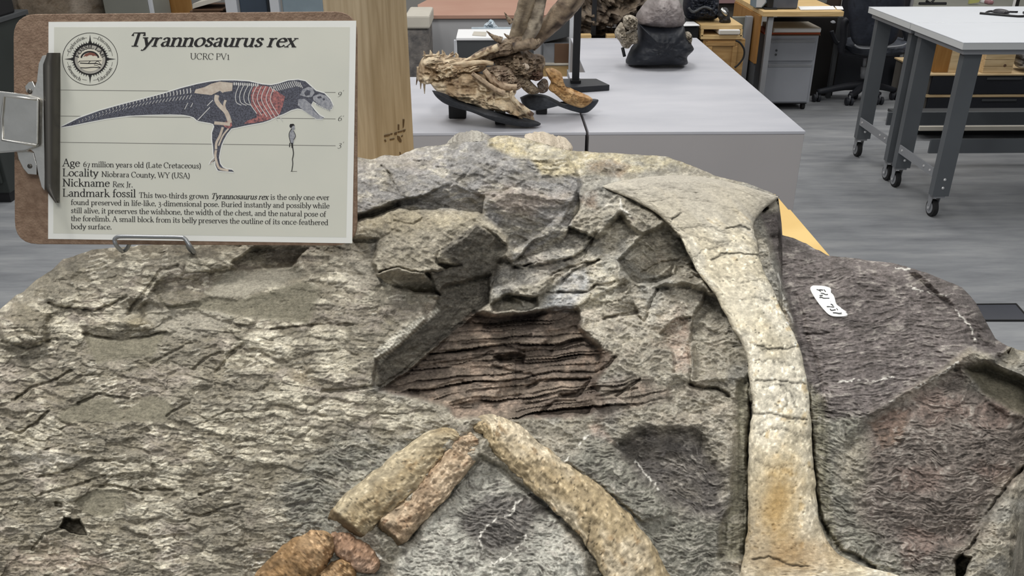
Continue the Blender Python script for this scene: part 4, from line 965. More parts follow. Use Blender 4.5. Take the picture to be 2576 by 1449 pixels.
    def build(s, name, m, parent, label=None):
        me = bpy.data.meshes.new(name); me.from_pydata(s.v, [], s.f); me.update()
        bm = bmesh.new(); bm.from_mesh(me)
        for f in bm.faces:
            f.normal_update()
            if f.normal.dot(Vector(BN)) < 0: f.normal_flip()
        bmesh.ops.triangulate(bm, faces=[f for f in bm.faces if len(f.verts) > 4])
        bm.to_mesh(me); bm.free()
        o = link(name, me, m, parent)
        if label: o['label'] = label
        return o

t = Print(); t.text('Tyrannosaurus rex', (322, 116), (742, 118), 21.5, 0.27, 0.10, 0.26); t.build('title_text', INK, paper)
t = Print(); t.text('UCRC PV1', (478, 149), (578, 150), 9.6, 0.16, 0.08); t.build('specimen_number_text', INK, paper)
def line2(head, xe, rest, xr, base, xh1=12.0, xh2=8.6, dy=2.0):
    t = Print(); t.text(head, (157, base), (xe, base + 1.0), xh1, 0.19, 0.09)
    t.text(rest, (xr[0], base + 1.5), (xr[1], base + 1.5 + dy), xh2, 0.19, 0.09); t.build('heading_line', INK, paper)
line2('Age', 201, '67 million years old (Late Cretaceous)', (209, 506), 418, dy=4)
line2('Locality', 247, 'Niobrara County, WY (USA)', (255, 478), 443, dy=4)
line2('Nickname', 276, 'Rex Jr.', (283, 334), 468.5, dy=1)
t = Print(); t.text('Landmark fossil', (157, 494), (342, 496), 12.2, 0.19, 0.09); t.text('This two-thirds grown ', (349, 497), (530, 500), 8.4, 0.19, 0.09)
t.text('Tyrannosaurus rex', (530, 500), (674, 502), 8.8, 0.24, 0.11, 0.26); t.text('is the only one ever', (680, 502), (829, 503), 8.4, 0.19, 0.09); t.build('heading_line', INK, paper)
for txt, x1, y0, y1 in (('found preserved in life-like, 3-dimensional pose. Buried instantly and possibly while', 829, 515, 524), ('still alive, it preserves the wishbone, the width of the chest, and the natural pose of', 820, 535.5, 545),
                        ('the forelimb. A small block from its belly preserves the outline of its once-feathered', 826, 555.5, 566), ('body surface.', 281, 576, 577)):
    t = Print(); t.text(txt, (178, y0), (x1, y1), 8.4, 0.19, 0.09); t.build('body_text_line', INK, paper)
# scale lines
for v0, v1, lab_, yl in ((226.5, 232.5, "9'", 240), (292, 299, "6'", 304), (358, 366.5, "3'", 370)):
    t = Print(0.00078); t.stroke([(152, v0), (844, v1)], 1.3); t.build('scale_line', INK_G, paper)
    t = Print(); t.text(lab_, (849, yl), (863, yl), 8.4, 0.13, 0.06, 0.2); t.build('scale_figure', INK, paper)
# ---- dinosaur print
A1 = lambda s_: zc(0, 0, 2.8, s_)
A5 = lambda s_: zc(460, 180, 5.5725, s_)
outline = (A1('430,895 560,830 700,780 860,735 1000,700 1150,660 1280,620 1400,590 1480,575 1560,567 1650,567 1750,573 1850,595 1910,600 1960,590 2030,568 2100,562 2150,572 2190,608 2225,640 2285,658 2325,700 2343,740 2335,768')
           + A1('2300,765 2260,745 2225,725 2205,712 2190,740 2220,780 2250,812 2283,828 2265,838 2230,835 2180,800 2130,770 2095,763 2050,775 2000,800 1950,820 1900,845 1850,862 1750,880 1640,903')
           + A5('680,800 620,870 570,960 540,1030 520,1110 505,1200 520,1290 560,1345 620,1370 690,1378 715,1405 640,1400 560,1395 490,1385 460,1320 450,1250 400,1280 372,1300 395,1260 440,1215 430,1150 425,1060 410,950 410,860 440,770 425,735 380,720 290,705 205,690 150,640 90,620 0,605')
           + A1('1200,805 1050,808 900,815 750,835 620,860 500,885'))
DARKP = mat('print_charcoal', (58, 58, 66), 0.6, rgb2=(104, 106, 118), scale=900, detail=2)
BONEP = mat('print_bone_white', (214, 212, 208), 0.6, var=0.05, scale=300)
TANP = mat('print_bone_tan', (196, 180, 164), 0.6, rgb2=(216, 204, 188), scale=300)
REDP = mat('print_red', (96, 74, 80), 0.6, rgb2=(200, 128, 122), scale=520, detail=4)
GREYP = mat('print_grey', (136, 138, 146), 0.6, rgb2=(176, 176, 180), scale=500)
WHITEP = mat('print_white', (238, 238, 232), 0.6, var=0.01)
t = Print(0.00082); t.stroke(outline + outline[:1], 5.5); t.build('dinosaur_halo', WHITEP, paper)
t = Print(0.00092); t.poly(outline); dino = t.build('dinosaur_picture', DARKP, paper, 'grey and red dinosaur skeleton picture')
t = Print(0.00097); t.poly(A5('950,330 990,210 1080,190 1200,210 1310,270 1430,350 1400,480 1360,590 1300,640 1150,690 1000,720 860,730 900,690 1040,640 1020,560 960,470')); t.poly(A5('570,760 600,700 680,690 690,760 640,810')); t.build('red_ribcage', REDP, dino)
t = Print(0.00102)
for s_ in ('700,160 690,270 560,300 520,270 400,330 220,310 160,300 180,250 300,220 400,170 520,140', ):
    t.poly(A5(s_))
for s_, w in (('480,330 470,400 520,480 600,560 640,650 660,720', 11), ('600,400 580,480 620,600', 6), ('440,720 560,730 660,740', 8), ('560,780 520,900 470,1000 465,1090', 6), ('640,800 560,900 500,1040', 4), ('465,1100 455,1180 480,1290 520,1360 640,1385', 6), ('440,1230 380,1295', 2)):
    t.stroke(catmull(A5(s_), 14), w)
t.build('hip_and_leg_bones', TANP, dino)
t = Print(0.00104)
for x, k in zip(range(760, 1300, 62), range(20)):
    top = 190 + 3 * k; t.stroke(catmull(A5('%d,%d %d,%d %d,%d %d,%d' % (x + 30, top, x - 20 - 4 * k % 9, top + 130, x - 10, top + 240, x + 60 + 10 * k, min(690, top + 330 + 20 * k) if k > 2 else top + 280)), 12), 1.8)
for k in range(12):
    x = 700 + 30 * k; t.ellipse(*A5('%d,%d' % (x + 20, 172 + 1.5 * k))[0], 2.0, 4.2, 8)
for k in range(16):
    a = A5('%d,%d' % (1250 + 27 * k, 245 - 6.4 * k + (0 if k < 13 else 14 * (k - 12))))[0]; t.stroke([(a[0] - 3, a[1] - 7), (a[0], a[1]), (a[0] + 4, a[1] + 7)], 1.9)
for k in range(34):
    f = k / 33.0; x = 200 + 280 * f; y = 305 - 74 * f - 10 * math.sin(f * 3.1); h_ = 2 + 7 * f
    t.stroke([(x - 1.5, y - h_), (x, y), (x - 1, y + h_ * 0.4)], 1.0 + 1.4 * f)
    t.stroke([(x + 2, y + h_ * 0.9), (x - 2 - 2 * f, y + h_ * 2.1)], 0.7 + 0.7 * f)
t.stroke(A5('205,685 380,500'), 2); t.stroke(A5('25,530 70,440'), 1.6); t.stroke(A5('110,500 140,440'), 1.6)
t.stroke(A5('340,480 420,400'), 2)
o = t.build('white_bones', BONEP, dino); o['kind'] = 'stuff'
t = Print(0.00106)
t.poly(A5('1640,330 1680,250 1760,215 1830,230 1850,290 1810,360 1740,360')); t.poly(A5('1820,350 1920,310 2010,340 2080,420 2105,480 2080,520 2040,530 1960,490 1890,450 1830,400')); t.poly(A5('1620,390 1700,380 1790,450 1830,540 1900,610 1970,640 1950,665 1870,660 1760,590 1660,520 1610,470'))
for k in range(9):
    a = A5('%d,%d' % (1880 + 22 * k, 450 + 10 * k))[0]; t.poly([(a[0] - 1.5, a[1]), (a[0] + 1.5, a[1]), (a[0], a[1] + 6)])
t.build('skull_and_jaw', GREYP, dino)
t = Print(0.0011)
t.poly(A5('1700,300 1740,255 1790,270 1780,330 1720,340')); t.poly(A5('1880,360 1930,340 1950,370 1900,380')); t.stroke(A5('1830,250 1850,300 1800,370'), 1.5); t.ellipse(*A5('1975,390')[0], 3, 3, 8)
t.poly(A5('560,290 690,270 690,300 620,310')); o = t.build('skull_openings', DARKP, dino); o['kind'] = 'stuff'
# person for scale
t = Print(0.00095); t.ellipse(*A5('1530,765')[0], 6.8, 5.6, 14); t.poly(A5('1545,780 1575,790 1565,815 1540,805')); t.poly(A5('1515,800 1550,810 1580,900 1560,940 1545,1020 1510,1010 1490,900')); t.build('scale_person_shade', GREYP, paper)
t = Print(0.001)
t.poly(A5('1495,760 1505,735 1550,732 1570,755 1540,760 1520,790 1500,780'))
for s_, w in (('1530,800 1500,840 1488,890 1500,960 1515,1010', 1.6), ('1550,830 1580,900 1550,960', 1.3), ('1500,1000 1495,1060', 2.2), ('1530,1000 1535,1070', 4), ('1540,1070 1550,1150 1535,1230', 2.2), ('1535,1230 1540,1300 1525,1400', 2.0), ('1510,1400 1600,1400', 0.8)):
    t.stroke(catmull(A5(s_), 8), w)
t.build('scale_person', INK, paper, 'small skeleton person drawn for scale')
# ---- emblem
LC = (226.5, 148.5)
lg = Print(0.0008); 
ring = lambda r0, n=64: [(LC[0] + r0 * math.cos(2 * math.pi * i / n), LC[1] + 0.945 * r0 * math.sin(2 * math.pi * i / n)) for i in range(n + 1)]
lg.stroke(ring(69.5), 1.4)
for a in range(4):
    an0 = a * 90 + 8; lg.stroke([(LC[0] + 57 * math.sin(math.radians(q)), LC[1] - 54 * math.cos(math.radians(q))) for q in np.linspace(an0, an0 + 12, 5)], 0.8); lg.stroke([(LC[0] + 57 * math.sin(math.radians(q)), LC[1] - 54 * math.cos(math.radians(q))) for q in np.linspace(an0 + 62, an0 + 74, 5)], 0.8)
emb = lg.build('emblem', INK, paper, 'round compass emblem lettered Fossil Lab')
t = Print(0.00086); t.ellipse(*LC, 43, 40.5, 48); t.build('emblem_disc', INK, emb)
t = Print(0.00084)
for k in range(44):
    an = 2 * math.pi * (k + .5) / 44; c, s_ = math.cos(an), math.sin(an); c2, s2 = math.cos(an + .05), math.sin(an + .05); c3, s3 = math.cos(an - .05), math.sin(an - .05)
    t.poly([(LC[0] + 40 * c3, LC[1] + 38 * s3), (LC[0] + 48.5 * c, LC[1] + 46 * s_), (LC[0] + 40 * c2, LC[1] + 38 * s2)])
for c, s_ in ((1, 0), (-1, 0), (0, 1), (0, -1)):
    t.poly([(LC[0] + 40 * c + 3.2 * s_, LC[1] + 38 * s_ + 3.2 * c), (LC[0] + 65 * c, LC[1] + 62 * s_), (LC[0] + 40 * c - 3.2 * s_, LC[1] + 38 * s_ - 3.2 * c)])
t.build('emblem_rays', INK, emb)
t = Print(0.00092); t.ellipse(LC[0], LC[1] + 1, 38.5, 36, 48); t.build('emblem_field', mat('print_field', (172, 168, 158), 0.6, var=0.08, scale=60), emb)
t = Print(0.00096); t.ellipse(LC[0], LC[1] + 3, 31, 28, 40); t.build('emblem_centre', mat('print_pale', (222, 216, 198), 0.6, var=0.04, scale=60), emb)
t = Print(0.001)
half = [(226 + 22 * math.cos(math.radians(q)), 148 - 18 * math.sin(math.radians(q))) for q in np.linspace(8, 172, 16)]
t.stroke(half, 4.2)
for s_, w in (('500,800 700,795 980,790', 1.6), ('520,840 700,850 860,850 980,880', 2.4), ('480,830 520,800', 1.5), ('740,800 700,845', 1.6), ('820,860 900,800 960,860', 1.4), ('530,940 660,945 800,930 960,945', 2.2), ('820,880 900,900 960,940', 1.4)):
    t.stroke(catmull(zc(140, 60, 8.522, s_), 8), w)
t.arc('FOSSIL LAB', (226.5, 152), 29.5, -78, 78, 6.0, 0.3, 0.14)
t.arc('Exploration', LC, 52.5, -72, -15, 5.2, 0.2, 0.1); t.arc('Discovery', LC, 52.5, 20, 70, 5.2, 0.2, 0.1)
t.arc('Research', LC, 60, 252, 204, 5.2, 0.2, 0.1, True); t.arc('Education', LC, 60, 160, 112, 5.2, 0.2, 0.1, True)
t.build('emblem_lettering', INK, emb)
t = Print(0.00102); t.poly(zc(140, 60, 8.522, '590,710 640,640 740,610 830,630 900,700 840,680 800,690 770,670 720,670 660,700 640,690')); t.build('emblem_hill', mat('print_maroon', (126, 78, 66), 0.6, var=0.05), emb)

# ---- wire easel
easel = thing('wire_easel', 'grey bent wire easel carrying the clipboard', 'easel', tuple(onb(390, 630)))
w = MB()
lip = [onb(308, 633, -0.02), onb(302, 628, 0.004), onb(292, 616, 0.012), onb(288, 604, 0.013), onb(294, 597, 0.0128), onb(310, 595, 0.0128), onb(380, 596, 0.0128), onb(450, 597, 0.0128), onb(464, 600, 0.0128), onb(472, 610, 0.013), onb(480, 622, 0.012), onb(487, 632, 0.004), onb(488, 635, -0.02)]
w.tube(catmull(lip, 80), 0.0019, 12); w.build('front_lip', WIRE, easel, smooth_=True)
w = MB(); a = onb(308, 633, -0.02); b = onb(488, 635, -0.02); top = onb(398, 300, -0.008); 
w.tube(catmull([a, onb(330, 600, -0.008), onb(372, 400, -0.007), onb(390, 320, -0.008), onb(406, 320, -0.008), onb(424, 400, -0.007), onb(466, 600, -0.008), b], 60), 0.0019, 10); w.build('back_frame', WIRE, easel, smooth_=True)
w = MB(); foot = onb(398, 560, -0.085); w.tube([top, foot], 0.0019, 10); w.build('rear_leg', WIRE, easel, smooth_=True)
# ------------------------------------------------------------------ room shell
CONC = None
def floor_mat():
    m, nt, b = nodemat('grey_floor')
    tc = N(nt, 'ShaderNodeTexCoord'); mp = N(nt, 'ShaderNodeMapping'); mp.inputs['Scale'].default_value = (0.5, 2.6, 1)
    nt.links.new(tc.outputs['Object'], mp.inputs[0])
    n1 = N(nt, 'ShaderNodeTexNoise'); n1.inputs['Scale'].default_value = 3.2; n1.inputs['Detail'].default_value = 9; n1.inputs['Roughness'].default_value = 0.68
    nt.links.new(mp.outputs[0], n1.inputs['Vector'])
    cr = N(nt, 'ShaderNodeValToRGB'); e = cr.color_ramp.elements
    e[0].position = 0.30; e[0].color = (*srgb((118, 120, 124)), 1); e[1].position = 0.72; e[1].color = (*srgb((166, 167, 168)), 1)
    k = e.new(0.5); k.color = (*srgb((143, 145, 148)), 1)
    nt.links.new(n1.outputs['Fac'], cr.inputs[0]); nt.links.new(cr.outputs[0], b.inputs['Base Color'])
    b.inputs['Roughness'].default_value = 0.42; b.inputs['Specular IOR Level'].default_value = 0.35
    return m
FLOORM = floor_mat()
m = MB(); m.box(-5, 6, -2.5, 9, -0.05, 0.0); props(m.build('floor', FLOORM), kind='structure')
WALLM = mat('wall_paint', (150, 148, 144), 0.8, var=0.04, scale=2)
m = MB(); m.box(-5, 6, 9.0, 9.1, 0, 3.2); props(m.build('wall_back', WALLM), kind='structure')
m = MB(); m.box(-5.1, -5.0, -2.5, 9, 0, 3.2); props(m.build('wall_left', WALLM), kind='structure')
m = MB(); m.box(6.0, 6.1, -2.5, 9, 0, 3.2); props(m.build('wall_right', WALLM), kind='structure')

# ------------------------------------------------------------------ table below the block
def woodmat(name, c1, c2, scale=6, stretch=(1, 12, 12), rough=0.55):
    m, nt, b = nodemat(name)
    tc = N(nt, 'ShaderNodeTexCoord'); mp = N(nt, 'ShaderNodeMapping'); mp.inputs['Scale'].default_value = stretch
    nt.links.new(tc.outputs['Object'], mp.inputs[0])
    n1 = N(nt, 'ShaderNodeTexNoise'); n1.inputs['Scale'].default_value = scale; n1.inputs['Detail'].default_value = 5; n1.inputs['Distortion'].default_value = 0.8
    nt.links.new(mp.outputs[0], n1.inputs['Vector'])
    cr = N(nt, 'ShaderNodeValToRGB'); cr.color_ramp.elements[0].position = 0.35; cr.color_ramp.elements[1].position = 0.65
    cr.color_ramp.elements[0].color = (*srgb(c1), 1); cr.color_ramp.elements[1].color = (*srgb(c2), 1)
    nt.links.new(n1.outputs['Fac'], cr.inputs[0]); nt.links.new(cr.outputs[0], b.inputs['Base Color'])
    bp = N(nt, 'ShaderNodeBump'); bp.inputs['Strength'].default_value = 0.15; bp.inputs['Distance'].default_value = 0.004
    nt.links.new(n1.outputs['Fac'], bp.inputs['Height']); nt.links.new(bp.outputs[0], b.inputs['Normal'])
    b.inputs['Roughness'].default_value = rough; b.inputs['Specular IOR Level'].default_value = 0.3
    return m
PLY = woodmat('yellow_plywood', (214, 178, 108), (228, 194, 126), 3, (1, 1, 1))
PLY_E = woodmat('cream_wood', (206, 196, 176), (222, 214, 196), 6, (2, 12, 12))
BOARDB = woodmat('brown_board', (122, 112, 98), (140, 128, 112), 6, (2, 12, 12))
tb = thing('display_table', 'yellow plywood table under the fossil block', 'table', (0, 1.2, 0))
ex = float(at_z(2085, 640, TABLE_Z)[0])
m = MB(); m.box(-0.52, ex, 0.78, 1.56, TABLE_Z - 0.02, TABLE_Z); m.build('table_top', PLY, tb, bevel=0.001)
m = MB(); m.box(-0.52, ex, 1.562, 1.66, TABLE_Z - 0.026, TABLE_Z - 0.004); m.build('rear_panel', PLY, tb, bevel=0.001)  # panel added a little lower to give the rear strip its shade
m = MB(); m.box(-0.45, 0.36, 0.44, 0.78, TABLE_Z - 0.02, TABLE_Z); m.build('front_panel', PLY, tb, bevel=0.001)
q = at_y(2562, 1352, 0.70)
m = MB(); m.box(-0.5, 0.80, 0.70, 0.722, float(q[2]) - 0.11, float(q[2]) - 0.0); m.build('edge_board', BOARDB, tb, bevel=0.001)
m = MB(); m.box(-0.5, 0.80, 0.701, 0.721, float(q[2]), float(q[2]) + 0.003); m.build('edge_strip', PLY_E, tb)
for x, y in ((-0.46, 0.5), (0.30, 0.5), (-0.46, 1.6), (ex - 0.06, 1.6)):
    m = MB(); m.box(x - 0.04, x + 0.04, y - 0.04, y + 0.04, 0, TABLE_Z - 0.02); m.build('leg', PLY, tb, bevel=0.003)

# ------------------------------------------------------------------ timber post
POST = woodmat('pine_post', (158, 143, 118), (178, 164, 140), 7, (14, 14, 1.1), 0.7)
POST2 = mat('pencil_stain', (92, 74, 52), 0.8, var=0.2, scale=60)
pc = at_y(936, 190, 1.285)
s_ = 0.089; ang = math.radians(34)
axl = np.array([-math.cos(ang), math.sin(ang), 0]); axr = np.array([math.sin(ang), math.cos(ang), 0])
cen = np.array([pc[0], pc[1], 0]) + (axl + axr) * s_ / 2
post = thing('timber_post', 'square raw pine post rising behind the clipboard', 'post', (cen[0], cen[1], TABLE_Z))
m = MB(); m.obox((cen[0], cen[1], (TABLE_Z + 2.15) / 2), axl * s_ / 2, axr * s_ / 2, (0, 0, (2.15 - TABLE_Z) / 2)); m.build('timber', POST, post, bevel=0.003)
# ink stamp strokes and a dark split on the right-hand face
pn = -axl  # outward normal of right face
fc = np.array([pc[0], pc[1], 0]) 
def onpost(u, v, off=0.0008):
    return at_plane(u, v, fc + pn * off, pn)
zp = lambda t_: zc(940, 300, 14.49, t_)
for name, polys in (('ink_stamp', ['385,600 420,570 600,540 600,600 400,650', '620,520 690,505 690,560 630,575', '760,500 850,460 850,560 770,570', '880,450 1060,410 1060,460 880,500', '1070,390 1170,370 1150,440 1100,480', '390,750 450,740 470,810 420,830', '1020,600 1070,575 1060,640 1010,650', '600,720 760,690 760,740 600,770']),
                    ('dark_split', ['890,190 940,190 940,390 890,390', '870,600 950,620 1020,760 1010,850 940,830 880,740', '950,1190 980,1200 1020,1330 960,1320', '1070,0 1130,0 1110,260 1075,330'])):
    m = MB()
    for p_ in polys:
        f = [onpost(*q_) for q_ in zp(p_)]
        m.prism(f, -pn * 0.0006)
    o = m.build(name, POST2, post); o['kind'] = 'stuff'

# ------------------------------------------------------------------ plinths
PL_TOP = mat('plinth_top', (186, 187, 194), 0.38, rgb2=(198, 198, 204), scale=3, stretch=(1, 3, 1))
PL_SIDE = mat('plinth_side', (176, 172, 172), 0.5, var=0.03, scale=2)
PZ_ = 0.75
def plinth(x0, x1, y0, y1, label):
    t_ = thing('display_plinth', label, 'plinth', ((x0 + x1) / 2, (y0 + y1) / 2, 0), 'grey display plinths')
    m = MB(); m.box(x0 + 0.002, x1 - 0.002, y0 + 0.002, y1 - 0.002, 0, PZ_ - 0.012); m.build('body', PL_SIDE, t_, bevel=0.002)
    m = MB(); m.box(x0, x1, y0, y1, PZ_ - 0.0118, PZ_); m.build('top_panel', PL_TOP, t_, bevel=0.002)
    return t_
a = at_z(2027, 330, PZ_); sx = at_z(1477, 330, PZ_)
y0 = float(a[1]); yb = float(at_z(1855, 180, PZ_)[1]); yc = float(at_z(1750, 95, PZ_)[1]); xr = float(a[0]); xs = float(sx[0])
plinth(xs + 0.005, xr, y0, yb - 0.004, 'front right grey plinth beside the open floor')
plinth(xs - 0.005 - 0.82, xs - 0.005, y0, 4.12, 'grey plinth under the brown toothed skull')
xr2 = float(at_z(1750, 95, PZ_)[0]); xl2 = float(at_z(1450, 130, PZ_)[0])
plinth(xl2, xr, yb, yc, 'rear grey plinth under the domed skull')

# ------------------------------------------------------------------ lumps: rounded irregular solids
def lump(name, poly, y, thick, palette, m_, parent=None, rings=30, n=110, rough=0.25, seed=0, back=1.0, tilt=0.0, sx=1.0):
    """solid with an irregular outline (photo px at distance y), inflated towards and away from the eye"""
    p = np.asarray(poly, float); k = len(p)
    p = catmull(np.vstack([p, p[:1]]), n + 1)[:-1]
    c = p.mean(0); P3 = at_y(p[:, 0], p[:, 1], y); C3 = at_y(c[0], c[1], y)
    V = []; W = []
    rr = np.concatenate([np.linspace(0.0, 1, rings), np.linspace(1, 0.0, rings)[1:]])
    sgn = np.concatenate([-np.ones(rings), np.ones(rings - 1)])
    for r_, s_ in zip(rr, sgn):
        q = C3 + (P3 - C3) * r_
        hh = thick * math.sqrt(max(0, 1 - r_ ** 2.6)) * (1.0 if s_ < 0 else back)
        q = q.copy(); q[:, 1] += s_ * hh + tilt * (q[:, 2] - C3[2])
        V.append(q)
    V = np.array(V)
    sc_ = 1.0 / max(np.ptp(P3[:, 0]), np.ptp(P3[:, 2]))
    X = V[..., 0] * sc_ * 6; Zz = V[..., 2] * sc_ * 6
    d = fbm(X + 5 * sgn[:, None], Zz, seed, 4) + 0.6 * ridged(X * 2.2, Zz * 3.1 + 4 * sgn[:, None], seed + 3, 3)
    edge = np.sqrt(np.clip(1 - rr ** 6, 0, 1))[:, None]
    V[..., 1] += sgn[:, None] * d * thick * rough * edge
    a_, b_, c_ = [np.array(x, float) for x in palette]
    n1 = fbm(X * 1.2, Zz * 1.2, seed + 7, 4); n2 = ridged(X * 3.5, Zz * 4.5, seed + 9, 3)
    col = a_ + (b_ - a_) * smooth(n1 * 1.6 + 0.5)[..., None]; col = col + (c_ - col) * (smooth(-n2 * 1.5 + 0.05) * 0.8)[..., None]
    me = mesh_np(name, V, grid_quads(len(rr), n, True)); set_col(me, srgb_np(np.clip(col.reshape(-1, 3), 0, 255)))
    return link(name, me, m_, parent)
FOSS = colmat('brown_fossil', rough=0.6, fine=70, bump=0.5, bdist=0.004, var=0.3, spec=0.35)
BLKM = mat('black_mount', (40, 42, 46), 0.5, var=0.15, scale=20, bump=0.1)
BLKP = mat('black_steel', (24, 25, 28), 0.45, var=0.1)
Q8 = lambda t_: zc(1040, 80, 5.152, t_)
TAN = ((168, 144, 114), (218, 200, 170), (80, 60, 46)); ORG = ((176, 136, 88), (200, 164, 116), (120, 86, 54)); DRK = ((118, 101, 84), (150, 133, 112), (56, 45, 38)); GRYB = ((132, 118, 98), (156, 142, 122), (92, 80, 66))
sk = thing('toothed_skull', 'brown spiny fossil skull with rising horns on the grey plinth', 'skull', tuple(at_z(1250, 290, PZ_)))
YS = 3.36
# black support under the skull, standing on the plinth
def slab(name, poly, y, depth, m_, parent):
    m = MB(); m.prism([at_y(*p, y) for p in poly], (0, depth, 0)); return m.build(name, m_, parent, bevel=0.004)
mt = lump('support_cradle', Q8('240,760 400,860 700,960 1000,1030 1200,1100 1500,1170 1640,1180 1620,1220 1450,1230 1200,1190 1000,1130 700,1010 420,930 300,850'), 3.225, 0.04, ((50, 52, 56),) * 3, FOSS, sk, rough=0.05)
def foot(u0_, u1_, v_, y_, d_):
    x0_ = float(at_y(u0_, v_, y_)[0]); x1_ = float(at_y(u1_, v_, y_)[0]); z1_ = float(at_y(u0_, v_, y_)[2])
    MB().box(x0_, x1_, y_, y_ + d_, PZ_ + 0.001, max(z1_, PZ_ + 0.02)).build('support_foot', BLKP, sk, bevel=0.003)
foot(1128, 1172, 264, 3.36, 0.07); foot(1245, 1272, 288, 3.27, 0.07)
lump('support_cradle', Q8('1380,850 1520,800 1700,820 1850,890 2000,960 2200,960 2340,880 2400,890 2340,980 2240,1050 2100,1030 1900,960 1780,920 1600,930 1590,1000 1540,1015 1430,960'), 3.42, 0.03, ((58, 62, 68),) * 3, FOSS, sk, rough=0.04, n=120, rings=20)
foot(1349, 1377, 258, 3.42, 0.06)
for nm, pl_, y_, th, pal, sd, rg in (
    ('snout', '40,600 60,470 130,330 330,300 520,330 700,370 900,360 940,470 700,560 500,620 420,700 230,650 120,660', YS, 0.08, TAN, 1, 0.5),
    ('cheek_plate', '200,640 440,600 620,520 900,560 1100,700 1330,760 1290,880 1500,1040 1560,1110 1540,1150 1300,1010 1000,1000 700,900 430,820 300,760', YS - 0.05, 0.07, TAN, 2, 0.5),
    ('skull_roof', '640,380 800,280 900,220 1100,150 1250,70 1420,40 1450,140 1380,240 1230,290 1040,330 900,400 740,430', YS + 0.02, 0.05, DRK, 3, 0.4),
    ('braincase', '960,330 1200,270 1420,220 1560,290 1690,320 1700,460 1600,560 1500,620 1300,560 1180,500 1080,440', YS + 0.05, 0.07, DRK, 4, 0.6),
    ('palate_bone', '930,470 1100,440 1250,480 1350,600 1400,720 1250,760 1100,700 980,600', YS - 0.02, 0.05, ((150, 130, 112), (190, 172, 150), (80, 62, 50)), 5, 0.6),
    ('cheek_bone', '1260,580 1420,560 1560,680 1640,780 1500,800 1380,700', YS, 0.035, ((126, 112, 94), (146, 132, 112), (90, 78, 66)), 6, 0.3),
    ('quadrate', '1370,500 1560,480 1680,540 1640,620 1500,600', YS + 0.02, 0.04, ((90, 68, 56), (116, 92, 76), (52, 40, 34)), 7, 0.4),
    ('cream_fragment', '1360,460 1420,400 1490,430 1500,480 1440,500', YS - 0.03, 0.015, ((206, 190, 172),) * 3, 8, 0.2),
    ('lower_jaw', '1700,480 1800,470 1920,540 1900,610 1960,680 2000,760 2150,830 2310,860 2300,920 2200,980 2080,960 1950,900 1830,800 1750,740 1780,650 1740,580', 3.40, 0.045, ORG, 9, 0.3),
    ('jaw_joint', '1600,680 1680,610 1740,640 1740,760 1640,790', 3.40, 0.03, ((120, 104, 92), (160, 150, 142), (80, 66, 56)), 10, 0.3)):
    lump(nm, Q8(pl_), y_, th, pal, FOSS, sk, seed=sd * 11, rough=rg, n=120, rings=34)
# bar bones and horns: tapered limbs
def limb(name, pts, rad, y, pal, parent, seed=0, dy=0.0, n=60, k=14, m_=None, lumpy=0.22):
    pp = catmull([(u, v, r_) for (u, v), r_ in zip(pts, rad)], n)
    C = at_y(pp[:, 0], pp[:, 1], y); C[:, 1] += dy * np.linspace(0, 1, n)
    R_ = pp[:, 2] * y / FPX
    t = np.gradient(C, axis=0); t /= np.linalg.norm(t, axis=1)[:, None]
    xa = np.cross(t, np.array([0, 1.0, 0.05])); xa /= np.linalg.norm(xa, axis=1)[:, None]; ya = np.cross(t, xa)
    an = np.linspace(0, 2 * np.pi, k, endpoint=False)
    V = C[:, None] + R_[:, None, None] * (np.cos(an)[None, :, None] * xa[:, None] + np.sin(an)[None, :, None] * ya[:, None])
    f = fbm(np.linspace(0, n / 6, n)[:, None] + 0 * an, np.cos(an)[None] * 1.5 + seed, seed, 3)
    V = C[:, None] + (V - C[:, None]) * (1 + lumpy * f)[..., None]
    V = np.concatenate([C[:1, None].repeat(k, 1), V, C[-1:, None].repeat(k, 1)], 0)
    a_, b_, c_ = [np.array(x, float) for x in pal]
    g = fbm(np.linspace(0, n / 9, n + 2)[:, None] + 0 * an, 3 * np.cos(an)[None] + np.sin(an), seed + 4, 3)
    col = a_ + (b_ - a_) * smooth(g * 1.6 + .5)[..., None]; col = col + (c_ - col) * smooth(-g * 2.5 - .2)[..., None]
    me = mesh_np(name, V, grid_quads(n + 2, k, True)); set_col(me, srgb_np(np.clip(col.reshape(-1, 3), 0, 255)))
    return link(name, me, m_ or FOSS, parent)
limb('jugal_bar', Q8('760,540 900,640 1050,740 1180,800'), (6, 7, 7, 8), YS - 0.12, ((150, 130, 108), (186, 164, 138), (104, 82, 62)), sk, 3)
limb('jugal_bar', Q8('1260,770 1290,870 1400,980 1540,1090'), (6, 7, 8, 9), YS - 0.13, TAN, sk, 5)
limb('jugal_bar', Q8('920,500 1000,600 1150,700 1340,720'), (7, 9, 9, 8), YS - 0.09, ((160, 136, 112), (196, 174, 148), (96, 74, 56)), sk, 6)
limb('brow_bar', Q8('640,400 800,330 960,260 1100,200'), (6, 7, 8, 9), YS - 0.05, TAN, sk, 7)
limb('brow_bar', Q8('330,470 600,430 840,400 1040,410'), (7, 8, 7, 5), YS - 0.07, ((176, 152, 122), (210, 190, 160), (110, 84, 62)), sk, 8)
HU = lambda *p: list(p)
limb('horn', HU((1292, 112), (1308, 70), (1322, 30), (1338, -20), (1352, -70)), (16, 21, 24, 25, 20), YS + 0.03, GRYB, sk, 11, lumpy=0.10)
limb('horn', HU((1318, 110), (1342, 70), (1352, 35), (1362, -5), (1374, -50)), (12, 17, 15, 14, 12), YS + 0.0, ((140, 128, 112), (170, 158, 140), (96, 86, 74)), sk, 12, lumpy=0.10)
